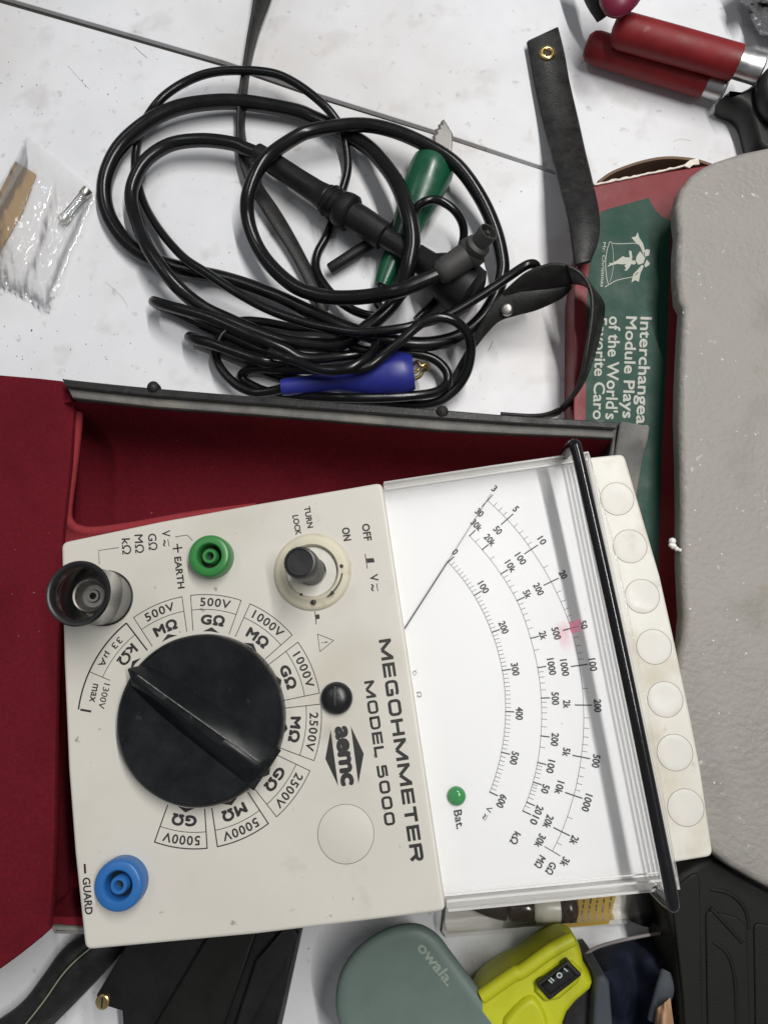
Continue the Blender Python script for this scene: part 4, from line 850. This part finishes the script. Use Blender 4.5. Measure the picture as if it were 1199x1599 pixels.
# navy cloth pouch
nv_ = thing('cloth_pouch', 'crumpled navy cloth pouch with grey piping between yellow tool and black case', 'pouch', at(990, 1540, 0))
def clz(u, v):
    e = max(0, min(1, min(u, 1 - u, v * 1.2, 1) * 5))
    return (0, 0, .004 + e * (.020 + .009 * math.sin(u * 5 + v * 7 + 2 * nz3(u, v, 3, 2)) + .006 * nz3(u, v, 6, 4)))
MB().add(*patch([(906, 1490), (1068, 1440), (1072, 1700), (930, 1700)], 40, 40, clz)).build('cloth', MT['navy'], nv_, 70)
MB().tube(path([(912, 1492, .018), (928, 1481, .019), (955, 1472, .020), (1000, 1462, .020), (1042, 1455, .020)], 5), .0008, 8).build('piping', MT['piping'], nv_, 60)
MB().strip(path([(1032, 1512, .032), (1022, 1545, .034), (1010, 1590, .032)], 5), path([(1048, 1520, .032), (1053, 1545, .034), (1030, 1598, .032)], 5), .003).build('webbing', MT['greyweb'], nv_, 50)
tag(MB().add(*patch([(1024, 1576), (1046, 1558), (1058, 1650), (1016, 1650)], 12, 12, lambda u, v: (0, 0, .036 + .006 * math.sin(u * 3) * math.sin(min(1, v + .25) * 2.4) + .002 * nz3(u, v, 4, 3)))).build('leather_scrap', MT['tan'], None, 70), 'small tan leather scrap at the bottom edge beside the pouch', 'scrap')
# black moulded case, lower right
hcse = thing('hard_case', 'black moulded plastic case below the grey foam block', 'case', at(1130, 1500, 0))
MB().prism(ats([(1030, 1385), (1062, 1362), (1108, 1336), (1150, 1362), (1199, 1388), (1250, 1410), (1340, 1445), (1340, 1700), (1070, 1700), (1060, 1560), (1052, 1470), (1040, 1430)], .040), .001, .040, .003, 4).build('body', MT['hard'], hcse, 60)
for q in ([(1046, 1392), (1092, 1355), (1094, 1450), (1096, 1560), (1098, 1700), (1074, 1700), (1066, 1560), (1056, 1470)], [(1101, 1420), (1150, 1432), (1166, 1446), (1170, 1560), (1172, 1700), (1106, 1700), (1103, 1560)], [(1176, 1440), (1330, 1470), (1335, 1700), (1180, 1700), (1178, 1560)]):
    MB().prism(ats(q, .0408), .0385, .0408, .0008, 3, vert=.003).build('moulded_panel', MT['hard'], hcse, 60)
for q in ([(1108, 1418, .0402), (1122, 1432, .0406), (1140, 1452, .0406), (1158, 1472, .0402)], [(1112, 1470, .0402), (1135, 1490, .0405), (1146, 1530, .0405), (1148, 1599, .0402)], [(1108, 1388, .0395), (1140, 1396, .0398), (1162, 1420, .0398), (1168, 1450, .0395)]):
    MB().tube(path(q, 6), .0010, 8).build('raised_rib', MT['hard'], hcse, 70)
# blister pack
bp_ = thing('blister_pack', 'clear blister pack with mustard card and dark screwdriver handle under the display', 'package', at(860, 1420, 0))
MB().prism(ats([(700, 1368), (1040, 1335), (1037, 1438), (860, 1451), (697, 1464), (690, 1455)], .003), .0005, .003).build('backing_card', MT['card'], bp_)
crd = MB().prism(ats([(884, 1384), (968, 1370), (950, 1443), (870, 1450)], .0034), .0031, .0034).build('mustard_label', MT['mustard'], bp_)
MB().prism(ats([(1018, 1395), (1038, 1390), (1036, 1437), (1008, 1440)], .0034), .0031, .0034).build('mustard_label', MT['mustard'], bp_)
pr_ = MB(); random.seed(5)
for k in range(8):
    x = 882 + k * 10.4; y0 = 1398 - k * 1.4; n = 2 + random.randint(0, 2)
    y = y0
    while y < 1440 - k * .6:
        l_ = random.uniform(4, 12); 
        if y + l_ > 1441 - (7 - k) * 1: break
        pr_.stroke(ats([(x - (y - 1395) * .16, y), (x - (y + l_ - 1395) * .16, y + l_)], .0036), .0007); y += l_ + 3
pr_.build('label_print', MT['brown'], crd, 0)
lt = MB(); text(lt, 'MMER', 1016, 1418, 112, 38, 12, .0036, .03); lt.build('pack_lettering', MT['conn'], bp_, 0)
s0, s1 = at(728, 1417, .009), at(902, 1417, .010); sd = s1 - s0; sl = sd.length
def band(nm, m, *q): MB().lathe([(r, t * sl) for r, t in q], s0, sd, n=32).build(nm, m, bp_, 60)
band('tip', MT['brown'], (.0002, .02), (.0035, .15), (.0055, .28), (.0060, .35), (.0050, .36), (0, .36))
band('grip', MT['brown'], (0, .375), (.0056, .375), (.0064, .40), (.0064, .56), (.0058, .595), (0, .6))
band('sleeve', MT['milky'], (.0055, .60), (.0066, .62), (.0068, .72), (.0064, .83), (.0045, .84), (0, .84))
band('end_ball', MT['brown'], (0, .83), (.0045, .835), (.0066, .87), (.0070, .92), (.0060, .97), (.0035, .995), (0, 1.0))
MB().lathe([(0, 0), (.0050, .0006), (.0062, .004), (.0056, .009), (.0064, .014), (.0054, .0185), (0, .0195)], at(1008, 1378, .010), at(998, 1440, .010) - at(1008, 1378, .010), n=28).build('black_clip', MT['blacksat'], bp_, 60)
MB().prism(ats([(704, 1360), (1036, 1330), (1034, 1434), (860, 1447), (700, 1461), (694, 1452)], .0165), .0031, .0165, .003, 4).build('blister', MT['pack'], bp_, 60)
for o in bpy.data.objects:
    if o.type == 'MESH' and o.name.split('.')[0] in ('panel_lettering', 'scale_print', 'carton_lettering', 'label_print', 'mark', 'torn_corner'): o['kind'] = 'stuff'
